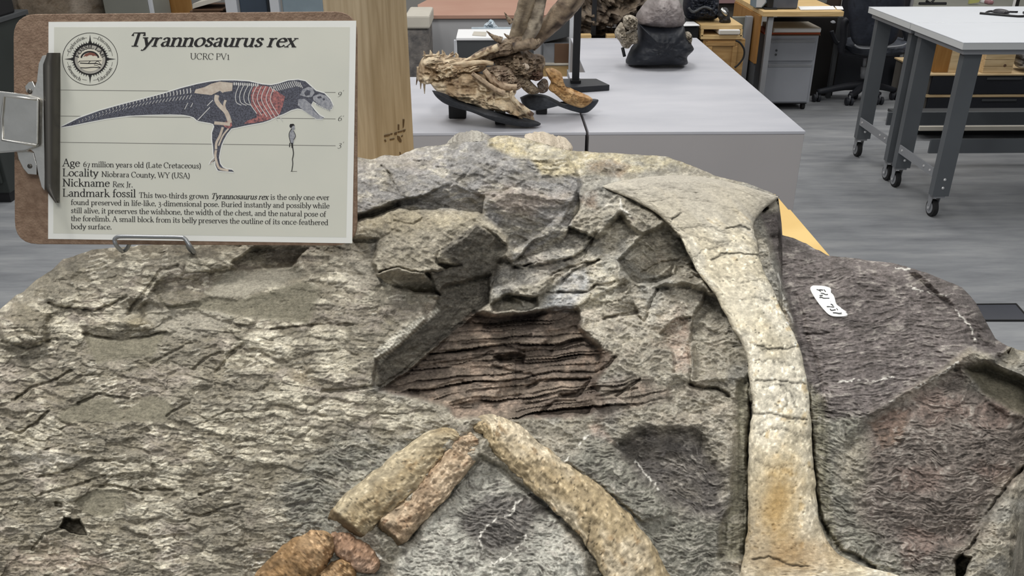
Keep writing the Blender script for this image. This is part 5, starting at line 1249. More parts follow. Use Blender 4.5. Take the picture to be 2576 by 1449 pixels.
limb('horn', HU((1335, 118), (1372, 76), (1408, 36), (1440, 0), (1475, -50)), (14, 20, 26, 27, 22), YS + 0.06, DRK, sk, 13, lumpy=0.10)
limb('horn', HU((1290, 118), (1330, 112), (1352, 106), (1358, 98)), (10, 14, 9, 4), YS - 0.03, DRK, sk, 14)
for pts, r_ in (([(1287, 58), (1277, 45), (1269, 31)], (7, 4, 1)), ([(1262, 102), (1240, 92), (1224, 78)], (9, 5, 1)), ([(1284, 95), (1274, 90), (1268, 84)], (5, 3, 1))):
    limb('spike', pts, r_, YS + 0.0, DRK, sk, 15)
for i, (u0_, v0_, u1_, v1_, r_) in enumerate(((1052, 168, 1047, 214, 3), (1058, 172, 1058, 224, 3.5), (1064, 176, 1068, 236, 3.5), (1056, 170, 1053, 200, 3), (1070, 150, 1066, 128, 3), (1084, 142, 1082, 126, 4), (1098, 142, 1104, 128, 4), (1116, 140, 1112, 126, 4), (1132, 142, 1140, 130, 4), (1150, 144, 1146, 132, 4))):
    limb('tooth', [(u0_, v0_), ((u0_ + u1_) / 2 + 1, (v0_ + v1_) / 2), (u1_, v1_)], (r_ + 1, r_, 0.8), YS - 0.02, TAN, sk, 20 + i, n=14, k=8)

rs = random.Random(4)
for i in range(22):
    u0_ = rs.uniform(1062, 1190); v0_ = 150 + (u0_ - 1062) * 0.10 + rs.uniform(-12, 26); a__ = rs.uniform(-0.1, 0.5); L_ = rs.uniform(14, 30)
    limb('bone_splinter', [(u0_, v0_), (u0_ + L_ * 0.5 * math.cos(a__), v0_ - L_ * 0.5 * math.sin(a__) - 1), (u0_ + L_ * math.cos(a__), v0_ - L_ * math.sin(a__))], (1.4, 2.2, 0.8), YS - 0.085 + rs.uniform(-0.01, 0.02), TAN, sk, 40 + i, n=10, k=7)

# black post stand on the plinth
stand = thing('post_stand', 'black steel post with square base beside the toothed skull', 'stand', tuple(at_z(1447, 224, PZ_)))
bp = [at_z(u, v, PZ_) for u, v in ((1418, 236), (1533, 228), (1500, 212), (1402, 212))]
m = MB(); m.prism([p + np.array([0, 0, 0.026]) for p in bp], (0, 0, -0.0258)); m.build('base_plate', BLKM, stand, bevel=0.002)
pb = at_z(1447, 222, PZ_); hw = 8.5 * 3.9 / FPX
m = MB(); m.box(pb[0] - hw, pb[0] + hw, pb[1] - hw, pb[1] + hw, PZ_ + 0.026, 1.6); m.build('post', BLKP, stand, bevel=0.001)
m = MB(); m.box(pb[0] - hw * 1.5, pb[0] + hw * 1.5, pb[1] - hw * 1.5, pb[1] + hw * 1.5, PZ_ + 0.026, PZ_ + 0.04); m.build('collar', BLKP, stand, bevel=0.001)

# domed skull on its black support
ds = thing('domed_skull', 'dome-topped grey fossil skull in a black block on the rear plinth', 'skull', tuple(at_z(1655, 161, PZ_)))
YD = float(at_z(1655, 162.5, PZ_)[1]) + 0.0
DOME = ((116, 108, 106), (146, 138, 136), (92, 82, 80))
DM = colmat('dome_bone', rough=0.5, fine=40, bump=0.3, bdist=0.003, var=0.2, spec=0.35)
lump('dome', [(1600, 58), (1602, 40), (1620, 15), (1640, -6), (1670, -16), (1700, -8), (1716, 20), (1719, 58), (1690, 70), (1640, 68)], YD, 0.14, DOME, DM, ds, rough=0.05, seed=3)
BLK3 = ((26, 29, 36), (34, 37, 44), (20, 22, 28))
lump('black_block', [(1602, 56), (1640, 59), (1690, 56), (1717, 60), (1724, 85), (1740, 112), (1743, 122), (1727, 140), (1727, 158), (1700, 161), (1620, 162), (1578, 160), (1577, 150), (1588, 124), (1603, 108), (1606, 84)], YD - 0.02, 0.15, BLK3, DM, ds, rough=0.06, seed=5)
FRG = ((150, 140, 124), (176, 166, 150), (104, 94, 84))
for nm, pl_, sd in (('cheek_knob', [(1567, 55), (1570, 42), (1584, 38), (1598, 42), (1604, 52), (1600, 72), (1585, 76), (1570, 68)], 1), ('jaw_loop', [(1552, 68), (1562, 56), (1568, 62), (1566, 78), (1580, 84), (1600, 74), (1605, 96), (1604, 108), (1590, 112), (1580, 122), (1566, 118), (1558, 104), (1548, 92), (1546, 80)], 2), ('rear_knob', [(1720, 88), (1728, 80), (1736, 82), (1739, 92), (1737, 112), (1726, 108), (1719, 98)], 3)):
    lump(nm, pl_, YD - 0.10 + 0.02 * sd, 0.045, FRG, FOSS, ds, rough=0.5, seed=sd * 7)
m = MB(); m.tube([at_y(1566, 120, YD - 0.06), at_y(1571, 142, YD - 0.06)], 0.008, 10); m.build('prop_rod', BLKP, ds, smooth_=True)

# loose looking stones that belong to the block's rear rim
for nm_, pl_, y_, th_, pal_, sd_ in (('rim_stone', Z3('1120,70 1190,25 1300,5 1440,8 1510,40 1490,85 1300,90 1150,90'), 1.02, 0.03, ((146, 142, 134), (168, 164, 154), (110, 106, 98)), 201), ('rim_stone', Z3('1790,15 1950,10 2100,50 2190,80 2200,120 2050,130 1850,70'), 1.04, 0.03, ((176, 164, 146), (194, 182, 164), (140, 128, 112)), 203)):
    lump(nm_, pl_, y_, th_, pal_, ROCK, block, rough=0.4, seed=sd_)
# ------------------------------------------------------------------ furniture and clutter behind
def xz(u, v, y):
    p = at_y(u, v, y); return float(p[0]), float(p[2])
def fbox(u0, v0, u1, v1, y, d, z0=None, mb=None):
    """box whose front face (at distance y) covers the photo rectangle; depth d away from the eye"""
    vm = (v0 + v1) / 2
    x0 = xz(u0, vm, y)[0]; x1 = xz(u1, vm, y)[0]; z1 = xz((u0 + u1) / 2, v0, y)[1]; zz = xz((u0 + u1) / 2, v1, y)[1] if z0 is None else z0
    return (mb or MB()).box(x0, x1, y, y + d, zz, z1)
DKGREEN = mat('dark_cabinet', (46, 50, 48), 0.5, var=0.1, scale=3); BLACKP = mat('black_plastic', (26, 26, 28), 0.5, var=0.1)
TANROCK = mat('tan_plaster', (128, 114, 98), 0.85, rgb2=(144, 132, 118), scale=3, bump=0.4, bscale=14)
LOCKER = mat('grey_locker', (126, 126, 118), 0.6, var=0.03); OCHREW = woodmat('ochre_board', (146, 104, 54), (160, 118, 66), 4, (8, 8, 1))
CREAMC = mat('cream_card', (196, 190, 178), 0.7, var=0.04); BROWNC = mat('brown_carton', (100, 76, 58), 0.8, var=0.08); WHITEM = mat('white_metal', (196, 198, 202), 0.5, var=0.02)
NAVY = mat('navy_plastic', (58, 68, 80), 0.45, var=0.12, scale=4); PALEB = mat('pale_blue_plastic', (128, 142, 150), 0.5, var=0.1, scale=6)
SALMON = mat('salmon_table_top', (178, 138, 120), 0.6, rgb2=(186, 148, 130), scale=3); GREYF = mat('grey_front', (178, 178, 180), 0.6, var=0.04, scale=3)
CHAR = mat('charcoal_metal', (70, 72, 74), 0.45, var=0.08, scale=6); WHITEP2 = mat('white_sheet', (236, 236, 236), 0.6, var=0.01)
OAK = woodmat('oak_cabinet', (150, 116, 72), (176, 142, 94), 5, (1, 1, 6)); OAK_L = woodmat('light_oak', (196, 164, 112), (216, 186, 136), 6, (1, 10, 10))
PINE = woodmat('pine_box', (190, 164, 124), (214, 190, 150), 5, (1, 8, 8)); STEELG = mat('grey_steel', (138, 140, 144), 0.45, var=0.04); GUN = mat('bench_frame_grey', (92, 96, 100), 0.45, var=0.06, scale=6)
DRAWERM = mat('drawer_grey', (150, 153, 160), 0.5, var=0.02); CHAIRM = mat('chair_plastic', (40, 42, 48), 0.55, var=0.12, scale=8); MESHM = mat('chair_fabric', (44, 48, 58), 0.8, var=0.12, scale=30)
BENCHT = mat('bench_laminate', (218, 221, 226), 0.35, var=0.01); BENCHE = mat('bench_edge', (206, 208, 208), 0.4, var=0.01); RUBBER = mat('rubber', (30, 30, 31), 0.7, var=0.1)
DARKD = mat('black_drawer', (34, 36, 42), 0.5, var=0.08); OLIVE = mat('grey_underside', (96, 92, 86), 0.7, var=0.1); MAUVE = mat('mauve_table', (150, 120, 120), 0.6, var=0.06); ORANGE = mat('orange_folder', (176, 84, 48), 0.6, var=0.08)
CHROME = mat('bright_bolt', (232, 232, 232), 0.25, metal=0.6)

# left: tall dark cabinet
q = at_z(33, 512, 0.0); cabx = float(q[0]); caby = float(q[1])
cb = thing('storage_cabinet', 'dark green grey cabinet at the far left behind the clipboard', 'cabinet', (cabx - 0.4, caby + 0.3, 0))
m = MB(); m.box(cabx - 0.9, cabx, caby, caby + 0.6, 0.06, 0.905); m.build('body', DKGREEN, cb, bevel=0.004)
m = MB(); m.box(cabx - 0.88, cabx - 0.02, caby + 0.02, caby + 0.58, 0, 0.06); m.build('plinth_base', BLACKP, cb)
m = MB(); m.box(cabx - 0.92, cabx + 0.012, caby - 0.01, caby + 0.61, 0.905, 0.93); m.build('top_board', CHAR, cb, bevel=0.003)
m = MB(); m.box(cabx - 0.45, cabx - 0.02, caby - 0.018, caby - 0.002, 0.12, 0.88); m.build('door', DKGREEN, cb, bevel=0.002)
eq = thing('black_equipment_case', 'black case standing on the dark cabinet', 'case', (cabx - 0.3, caby + 0.3, 0.93))
m = MB(); m.box(cabx - 0.7, cabx + 0.0, caby + 0.05, caby + 0.5, 0.93, 1.25); m.build('shell', BLACKP, eq, bevel=0.01)
m = MB(); m.box(cabx - 0.20, cabx - 0.13, caby + 0.035, caby + 0.052, 1.0, 1.16); m.build('latch_plate', WHITEM, eq, bevel=0.002)
# row along the far side seen over the clipboard
YL = 6.0
def simple(name, label, cat, parts, group=None):
    """parts: list of (part name, MB, material, bevel)"""
    xs_ = np.array([v for p in parts for v in p[1].v]); c = xs_.mean(0); c[2] = xs_[:, 2].min()
    t_ = thing(name, label, cat, tuple(c), group)
    for pn_, mb, mm, bv_ in parts: mb.build(pn_, mm, t_, bevel=bv_)
    return t_
lump_t = thing('plaster_jacket', 'tan plaster field jacket seen above the clipboard, left end', 'fossil', (xz(150, 30, YL)[0], YL, 0))
lump('jacket_shell', [(36, -60), (150, -80), (262, -60), (266, 30), (262, 120), (258, 300), (150, 330), (40, 300), (34, 120), (40, 30)], YL + 0.2, 0.2, ((126, 112, 96), (140, 128, 114), (104, 88, 70)), FOSS, lump_t, rough=0.12, seed=31)
simple('grey_locker', 'plain grey locker between plaster jacket and ochre board', 'locker', [('body', fbox(262, -60, 374, 100, YL, 0.4, 0), LOCKER, 0.004), ('edge_trim', fbox(374.5, -60, 383, 100, YL, 0.03, 0), WHITEM, 0.002)])
simple('plywood_sheet', 'ochre plywood sheet above the middle of the clipboard', 'plywood', [('sheet', fbox(386, -60, 481, 100, YL + 0.45, 0.03, 0), OCHREW, 0.002), ('batten', fbox(386, 96, 481, 110, YL + 0.42, 0.02), OCHREW, 0.002)])
bk = MB(); a_ = [at_y(*p, YL) for p in ((484, 22), (556, 2), (556, -10), (484, 10))]; bk.prism(a_, (0, 0.25, 0))
simple('carton', 'brown carton with a pale book leaning on it', 'carton', [('box', fbox(484, 27, 560, 120, YL + 0.02, 0.3, 0), BROWNC, 0.003), ('lid_flap', fbox(484, 23, 560, 27, YL + 0.01, 0.31), BROWNC, 0.001)])
props(bk.build('pale_book', CREAMC, bevel=0.002), 'pale book lying tilted on the brown carton', 'book')
for (u0_, u1_, mm, nm, lb) in ((602, 671, NAVY, 'storage_bin', 'navy bin between two pale uprights'), (710, 812, PALEB, 'storage_bin', 'blue grey bin beside the pine post')):
    simple(nm, lb, 'bin', [('tub', fbox(u0_, -60, u1_, 90, YL + 0.05, 0.4, 0), mm, 0.01), ('lid', fbox(u0_, -80, u1_, -62, YL + 0.04, 0.42), mm, 0.006)])
for (u0_, u1_, lb) in ((565, 598, 'white upright left of the navy bin'), (677, 704, 'pale upright right of the navy bin')):
    simple('rack_upright', lb, 'rack', [('column', fbox(u0_ + 1, -80, u1_ - 3, 100, YL, 0.06, 0), WHITEM, 0.003), ('foot_plate', fbox(u0_, 90, u1_, 100, YL - 0.02, 0.1, 0), WHITEM, 0.002)])

# salmon topped table behind the skull
SZ = 0.75; yf = float(at_z(1200, 38, SZ)[1])
x0 = xz(1046, 38, yf)[0]; x1 = xz(1330, 38, yf)[0]
t_ = thing('salmon_table', 'long table with salmon top and plain grey front behind the skull', 'table', ((x0 + x1) / 2, yf + 0.4, 0))
m = MB(); m.prism([(x0 + 0.02, yf, SZ), (x1 + 0.5, yf, SZ), (x1 + 0.5, yf + 0.9, SZ), (x0 + 0.05, yf + 0.9, SZ), (x0 - 0.03, yf + 0.5, SZ)], (0, 0, -0.025)); m.build('table_top', SALMON, t_, bevel=0.003)
m = MB(); m.box(x0 + 0.02, x1 + 0.48, yf + 0.02, yf + 0.8, 0, SZ - 0.026); m.build('front_panel', GREYF, t_, bevel=0.003)
simple('specimen_block', 'dark grey rock specimen with a cream plaster cap beside the post', 'rock', [('rock_body', fbox(1020, 72, 1079, 165, yf - 0.5, 0.35, 0), None, 0.02), ('plaster_cap', fbox(1018, 39, 1081, 73, yf - 0.51, 0.37), CREAMC, 0.012)])
bpy.data.objects['rock_body'].data.materials.clear(); bpy.data.objects['rock_body'].data.materials.append(mat('speckled_rock', (84, 82, 82), 0.8, rgb2=(132, 126, 120), scale=16, bump=0.5))
fy = float(at_z(1150, 95, 0.75)[1]); fb = float(at_z(1160, 74, 0.75)[1])
fx0 = xz(1150, 95, fy)[0]; fx1 = xz(1300, 95, fy)[0]
simple('metal_cabinet', 'low charcoal cabinet with a white top behind the skull', 'cabinet', [('body', MB().box(fx0, fx1 + 0.1, fy, fb, 0, 0.735), CHAR, 0.004), ('white_top', MB().box(fx0 - 0.006, fx1 + 0.11, fy - 0.006, fb + 0.01, 0.7352, 0.75), WHITEP2, 0.002), ('side_post', MB().box(fx0 - 0.02, fx0 - 0.001, fy, fy + 0.03, 0, 0.735), WHITEM, 0.002)])
props(MB().prism([at_z(u, v, 0.754) for u, v in ((1188, 88), (1222, 90), (1224, 80), (1192, 79))], (0, 0, -0.003)).build('loose_paper', CREAMC), 'small cream paper on the white cabinet top', 'paper')
gl = mat('clear_plastic', (196, 210, 220), 0.15, var=0.1, scale=30, spec=0.8)
pb_ = thing('plastic_bag', 'crumpled clear plastic bag behind the white cabinet top', 'bag', tuple(at_y(1235, 70, fb + 0.1)))
lump('bag_film', [(1216, 72), (1218, 62), (1226, 58), (1232, 50), (1240, 52), (1246, 60), (1252, 72)], fb + 0.10, 0.05, ((176, 192, 202), (206, 216, 224), (150, 164, 174)), DM, pb_, rough=0.7, seed=41)
m = MB(); m.box(*[xz(1186, 74, fb + 0.03)[0], xz(1285, 74, fb + 0.03)[0]], fb + 0.03, fb + 0.06, 0.70, xz(1230, 70, fb + 0.03)[1]); props(m.build('glass_shelf', gl), 'thin pale shelf edge behind the white cabinet', 'shelf')
# brown cupboard seen below the horns, with white upright
simple('brown_cupboard', 'brown panelled cupboard seen under the horns', 'cupboard', [('carcass', fbox(1366, 108, 1434, 162, 5.3, 0.3), STEELG, 0.003), ('panel', fbox(1395, 110, 1431, 158, 5.285, 0.012), BROWNC, 0.002), ('ledge', fbox(1370, 160, 1436, 165, 5.27, 0.33), CREAMC, 0.002), ('base', fbox(1366, 166, 1437, 196, 5.28, 0.3, 0), OAK_L, 0.003), ('canopy', MB().prism([at_y(*p, 5.28) for p in ((1366, 108), (1434, 92), (1434, 40), (1380, 70))], (0, 0.3, 0)), CHAR, 0.003)])
simple('white_upright', 'slim white upright beside the black post', 'post', [('rail', fbox(1432, 32, 1443, 185, 5.18, 0.02, 0), WHITEM, 0.001), ('rail_foot', fbox(1428, 180, 1447, 190, 5.17, 0.06, 0), WHITEM, 0.001)])
# big dark log specimen
lg_ = thing('dark_log_specimen', 'dark brown rugged log shaped fossil behind the rear plinth', 'fossil', tuple(at_z(1560, 95, PZ_) * np.array([1, 1, 0]) + np.array([0, 0.5, 0])))
YG = yc + 0.5
lump('log', [(1440, -60), (1500, -90), (1640, -60), (1660, -10), (1640, 40), (1600, 70), (1545, 78), (1490, 86), (1450, 74), (1442, 20)], YG, 0.3, ((92, 80, 68), (124, 110, 94), (38, 34, 32)), FOSS, lg_, rough=0.6, seed=61, n=140, rings=24)
m = MB(); fbox(1446, 74, 1590, 96, YG - 0.05, 0.4, 0, m); m.build('black_cradle', BLACKP, lg_, bevel=0.01)
m = MB(); fbox(1490, -60, 1502, 90, YG - 0.36, 0.03, None, m); m.build('cradle_post', BLKP, lg_, bevel=0.002)
for (u0_, u1_) in ((1452, 1488), (1526, 1548)):
    props(fbox(u0_, 88, u1_, 97, YG - 0.45, 0.06, 0).build('wooden_block', OAK_L, bevel=0.003), 'light wooden block %s under the dark log' % ('nearest the black post' if u0_ < 1500 else 'nearest the domed skull'), 'block')
props(MB().prism([at_y(*p, YG - 0.3) for p in ((1524, 67), (1558, 50), (1568, 54), (1560, 70), (1530, 70))], (0, 0.02, 0)).build('paper_tag', WHITEP2), 'white folded paper left of the domed skull', 'paper')

# oak cabinet right of the domed skull
YC = yc + 0.42
oc = thing('oak_cabinet', 'oak cabinet with open shelf and panelled door behind the plinth', 'cabinet', (xz(1815, 100, YC)[0], YC + 0.2, 0))
for nm, r_ in (('top_board', (1763, 63, 1868, 74)), ('side_board', (1763, 74, 1770, 92)), ('side_board', (1862, 74, 1868, 92)), ('shelf_board', (1763, 88, 1868, 99))):
    fbox(*r_, YC, 0.4).build(nm, OAK_L, oc, bevel=0.002)
fbox(1770, 74, 1862, 88, YC + 0.3, 0.05).build('shelf_back', BLACKP, oc)
fbox(1763, 99, 1868, 230, YC + 0.01, 0.38, 0).build('carcass', OAK, oc, bevel=0.002)
dr = fbox(1775, 104, 1850, 225, YC - 0.006, 0.014).build('door', OAK, oc, bevel=0.002)
for r_ in ((1775, 106, 1850, 116), (1838, 117, 1850, 220), (1775, 117, 1787, 220)):
    fbox(*r_, YC - 0.018, 0.011).build('door_rail', OAK, dr, bevel=0.002)
simple('white_box', 'small white box lying in the oak shelf', 'box', [('carton_body', fbox(1809, 75, 1862, 87.5, YC - 0.02, 0.2), WHITEP2, 0.006), ('carton_flap', fbox(1811, 77, 1860, 86, YC - 0.0225, 0.002), CREAMC, 0.0005)])
tp = thing('tape_dispenser', 'black and silver tape dispenser on the oak cabinet', 'dispenser', (xz(1820, 60, YC)[0], YC, xz(1820, 60, YC)[1]))
lump('dispenser_body', [(1802, 38), (1812, 26), (1822, 18), (1832, 24), (1836, 44), (1836, 57), (1812, 57), (1810, 50)], YC + 0.1, 0.04, ((38, 38, 40), (60, 60, 62), (24, 24, 26)), DM, tp, rough=0.1, seed=71)
m = MB(); m.tube([at_y(1814, 22, YC + 0.06), at_y(1824, 34, YC + 0.06), at_y(1828, 38, YC + 0.06)], 0.012, 10); m.build('steel_arm', STEEL, tp, smooth_=True)
eqb = thing('camera_bag', 'blue black equipment bag next to the domed skull', 'bag', tuple(at_y(1765, 52, YC + 0.2)))
lump('bag_body', [(1724, -20), (1760, -40), (1800, -30), (1806, 10), (1800, 45), (1760, 46), (1728, 46), (1720, 20)], YC + 0.22, 0.14, ((28, 32, 42), (44, 48, 58), (18, 20, 26)), DM, eqb, rough=0.2, seed=81)
m = MB(); m.tube(catmull([at_y(u, v, YC + 0.06) for u, v in ((1732, 20), (1745, 30), (1770, 18), (1790, 24))], 14), 0.008, 8); m.build('bag_strap', CHAR, eqb, smooth_=True)
tz_ = xz(1740, 64, YC)[1] + 0.007
props(MB().prism([at_z(u, v, tz_) for u, v in ((1717, 64), (1760, 63), (1746, 54), (1726, 54))], (0, 0, -0.0065)).build('white_tray', WHITEP2, bevel=0.002), 'white tray just right of the dome', 'tray')
simple('dark_side_shelf', 'dark low shelf between domed skull and oak cabinet', 'shelf', [('shelf_body', fbox(1718, 67, 1758, 94, YC + 0.02, 0.3, 0), BLACKP, 0.004), ('shelf_lip', fbox(1716, 64, 1758, 67, YC + 0.0, 0.32), CHAR, 0.001)])
# mauve table beyond
simple('mauve_table', 'mauve table edge above the oak cabinet', 'table', [('table_top', fbox(1760, -30, 1884, 9, 7.2, 0.8), MAUVE, 0.004), ('under_panel', fbox(1772, 10, 1880, 42, 7.3, 0.6, 0), OLIVE, 0.004)])
simple('grey_partition', 'pale grey partition foot beside the oak cabinet', 'partition', [('panel', fbox(1835, 43, 1884, 230, 6.3, 0.04, 0), LOCKER, 0.003), ('edge_post', fbox(1868, 42, 1884, 235, 6.22, 0.05, 0), STEELG, 0.003)])
cbl = MB(); cbl.tube(catmull([at_y(u, v, YC - 0.05) for u, v in ((1851, 102), (1862, 108), (1872, 125), (1870, 145), (1858, 162), (1848, 170))], 24), 0.006, 8); props(cbl.build('power_cable', RUBBER, smooth_=True), 'black cable hanging beside the oak cabinet', 'cable')

# desk with drawer unit
DZ = 0.76; yd = float(at_z(2000, 29, DZ)[1]); dx0 = xz(1921, 29, yd)[0]; dx1 = xz(2124, 29, yd)[0]
dk = thing('desk', 'light oak desk with grey metal legs', 'desk', ((dx0 + dx1) / 2, yd + 0.3, 0))
m = MB(); zt = xz(2000, 29, yd)[1]; zb = xz(2000, 42, yd)[1]
m.box(dx0, dx1, yd, yd + 0.78, zb, zt); m.build('desk_top', OAK_L, dk, bevel=0.003)
fbox(1922, 43, 1935, 232, yd + 0.02, 0.04, 0).build('leg', STEELG, dk, bevel=0.002)
fbox(2100, 43, 2110, 200, yd + 0.66, 0.04, 0).build('leg', CHAR, dk, bevel=0.002)  # darker than the front leg: shade below the desk put into its colour
m = MB(); p0 = xz(1924, 60, yd); m.box(p0[0] - 0.03, p0[0] - 0.012, yd + 0.04, yd + 0.74, 0.40, zb); m.build('side_panel', OCHREW, dk, bevel=0.002)
m = MB(); m.box(p0[0] - 0.028, p0[0] - 0.014, yd + 0.05, yd + 0.73, 0.02, 0.398); m.build('lower_side_panel', CHAR, dk, bevel=0.002)
fbox(1936, 44, 2110, 235, yd + 0.75, 0.02, 0).build('dark_back_panel', mat('dark_panel', (30, 27, 25), 0.7, var=0.1), dk, bevel=0.002)  # near-black, the dark under the desk painted as its colour
simple('desk_phone', 'dark grey desk phone at the desk\'s left end', 'phone', [('base', fbox(1938, -4, 2008, 23, yd + 0.10, 0.16), mat('phone_grey', (84, 88, 98), 0.45, var=0.1, scale=20), 0.01), ('foot', fbox(1924, 20, 1956, 28, yd + 0.08, 0.1), BLACKP, 0.004), ('cradle', fbox(1932, -6, 1946, 20, yd + 0.09, 0.1), BLACKP, 0.004)])
simple('tissue_box', 'pale blue white box on the desk corner', 'box', [('box_body', MB().prism([at_y(*p, yd + 0.12) for p in ((1900, 20), (1916, 20), (1930, 6), (1926, -14), (1902, -14))], (0, 0.14, 0)), PALEB, 0.002), ('box_face', MB().prism([at_y(*p, yd + 0.117) for p in ((1902, 18), (1915, 18), (1927, 5), (1924, -12), (1904, -12))], (0, 0.002, 0)), WHITEM, 0.0)])
props(MB().prism([at_z(u, v, DZ + 0.006) for u, v in ((2014, 24), (2102, 23), (2096, 15), (2008, 16))], (0, 0, -0.004)).build('paper_sheet', WHITEP2), 'wide white sheet on the desk', 'paper')
props(MB().prism([at_z(u, v, DZ + 0.006) for u, v in ((2106, 23), (2122, 23), (2119, 16), (2100, 15))], (0, 0, -0.004)).build('paper_sheet', WHITEP2), 'small white sheet at the desk\'s right end', 'paper')
yu = yd + 0.30
du = thing('drawer_unit', 'grey metal drawer unit on casters under the desk', 'drawer unit', (xz(1985, 200, yu)[0], yu + 0.2, 0))
P4 = [at_y(u, v, yu) for u, v in ((1931, 90), (2056, 90), (2040, 241), (1921, 241))]
ux0, ux1 = float(P4[0][0]), float(P4[1][0]); uz1 = float(P4[0][2]); uz0 = 0.055
ux0 = xz(1926, 165, yu)[0]; ux1 = xz(2049, 165, yu)[0]
MB().box(ux0, ux1, yu, yu + 0.38, uz0, uz1).build('body', DRAWERM, du, bevel=0.004)
hh_ = uz1 - uz0; zs = uz0 + hh_ * 0.62
for z0_, z1_ in ((zs + 0.01, uz1 - 0.025), (uz0 + 0.012, zs - 0.012)):
    d_ = MB().box(ux0 + 0.008, ux1 - 0.022, yu - 0.014, yu - 0.001, z0_, z1_).build('drawer', DRAWERM, du, bevel=0.003)
    MB().box(ux0 + 0.014, ux1 - 0.028, yu - 0.019, yu - 0.0145, z1_ - 0.022, z1_ - 0.006).build('finger_pull', STEELG, d_, bevel=0.001)
for zz_ in (zs + 0.055, zs + 0.085):
    MB().lathe((ux0 + 0.06, yu - 0.014, zz_), (0, -1, 0), [(0.008, 0), (0.008, 0.004), (0.003, 0.005)], 12).build('lock', CHAR, du)
MB().box(ux0 + 0.01, ux1 - 0.01, yu + 0.02, yu + 0.36, uz0 - 0.012, uz0 - 0.001).build('base_plate', BLACKP, du)
for x_ in (ux0 + 0.04, ux1 - 0.03):
    for y_ in (yu + 0.04, yu + 0.33):
        MB().lathe((x_ - 0.012, y_, 0.024), (1, 0, 0), [(0.024, 0), (0.024, 0.024)], 16).build('caster', RUBBER, du)
        MB().box(x_ - 0.004, x_ + 0.004, y_ - 0.008, y_ + 0.008, 0.03, uz0 - 0.012).build('caster_stem', STEELG, du)
z_ = uz1
MB().box(ux0 - 0.03, ux1 + 0.01, yu + 0.0, yu + 0.3, z_ + 0.012, z_ + 0.03)
simple('folder_stack', 'orange folders lying on the drawer unit', 'folder', [('cover', MB().box(ux0 - 0.02, ux1 + 0.012, yu + 0.0, yu + 0.3, z_ + 0.0005, z_ + 0.007), BROWNC, 0.001), ('folder', MB().box(ux0 - 0.04, ux1 + 0.01, yu + 0.01, yu + 0.3, z_ + 0.0075, z_ + 0.022), ORANGE, 0.002)])
simple('binder', 'beige ring binder on top of the orange folders', 'binder', [('cover', MB().box(ux0 + 0.02, ux1 + 0.005, yu - 0.005, yu + 0.28, z_ + 0.0225, z_ + 0.056), CREAMC, 0.003), ('page_block', MB().box(ux0 + 0.03, ux1 + 0.0055, yu - 0.0065, yu - 0.0055, z_ + 0.028, z_ + 0.05), WHITEP2, 0.0)])

# office chair
cx_, cy_ = float(at_z(2185, 255, 0)[0]), float(at_z(2185, 255, 0)[1]) - 0.0
ch = thing('office_chair', 'dark office chair turned away beside the desk', 'chair', (cx_, cy_, 0))
YH = cy_
def cp(u, v, dy=0.0): return at_y(u, v, YH + dy)
m = MB(); m.tube([cp(2172, 196), cp(2174, 168)], 0.025, 12); m.tube([cp(2174, 168), cp(2178, 130)], 0.014, 12); m.build('gas_column', STEELG, ch, smooth_=True)
hub = cp(2172, 212)
for (u, v, dy) in ((2055, 240, 0.0), (2135, 262, -0.12), (2210, 262, -0.1), (2250, 235, 0.05), (2150, 222, 0.08)):
    e_ = cp(u, v, dy); mid = (hub * 0.5 + e_ * 0.5) + np.array([0, 0, 0.02])
    e_[2] = max(e_[2], 0.075)
    m = MB(); m.tube(catmull([hub, mid, e_], 12), list(np.linspace(0.034, 0.02, 12)), 10); m.build('base_spoke', CHAIRM, ch, smooth_=True)
    for s__ in (-1, 1):
        m = MB(); m.lathe((e_[0] + s__ * 0.006, e_[1], 0.03), (s__, 0, 0), [(0.03, 0), (0.03, 0.02), (0.022, 0.024)], 16); m.build('caster', CHAIRM, ch)
    m = MB(); m.tube([(e_[0], e_[1], 0.03), (e_[0], e_[1], e_[2])], 0.008, 8); m.build('caster_stem', STEELG, ch)
lump('seat', [(2122, 112), (2140, 100), (2200, 92), (2270, 96), (2285, 110), (2276, 128), (2200, 136), (2140, 132)], YH - 0.02, 0.22, ((50, 54, 62), (64, 68, 76), (34, 36, 42)), DM, ch, rough=0.03, seed=91)
lump('backrest', [(2130, -60), (2200, -80), (2270, -60), (2276, 20), (2262, 84), (2240, 112), (2190, 116), (2148, 108), (2136, 60)], YH - 0.24, 0.05, ((36, 40, 50), (46, 50, 60), (26, 28, 36)), DM, ch, rough=0.04, seed=92)
m = MB(); m.tube(catmull([cp(2132, 50, -0.1), cp(2124, 60, -0.1), cp(2122, 100, -0.1), cp(2116, 124, -0.08), cp(2130, 134, -0.05), cp(2190, 138, -0.04)], 24), 0.026, 10); m.build('arm_frame', CHAIRM, ch, smooth_=True)
m = MB(); m.tube(catmull([cp(2276, 70, -0.1), cp(2282, 100, -0.1), cp(2262, 128, -0.08), cp(2230, 138, -0.04)], 18), 0.024, 10); m.build('arm_frame', CHAIRM, ch, smooth_=True)
m = MB(); m.tube(catmull([cp(2150, 113, -0.3), cp(2164, 121, -0.3), cp(2200, 121, -0.3), cp(2262, 116, -0.3), cp(2280, 110, -0.3)], 18), 0.006, 8); m.build('back_piping', STEELG, ch, smooth_=True)
m = MB(); m.tube(catmull([cp(2092, 78, 0.1), cp(2096, 90, 0.1), cp(2106, 108, 0.1), cp(2124, 106, 0.1)], 16), 0.016, 10); m.build('tilt_lever', CHAIRM, ch, smooth_=True)
m = MB(); m.lathe(cp(2095, 58, 0.1), (0, -0.3, 1), [(0.012, 0), (0.02, 0.008), (0.012, 0.016)], 12); m.build('arm_knob', STEELG, ch)

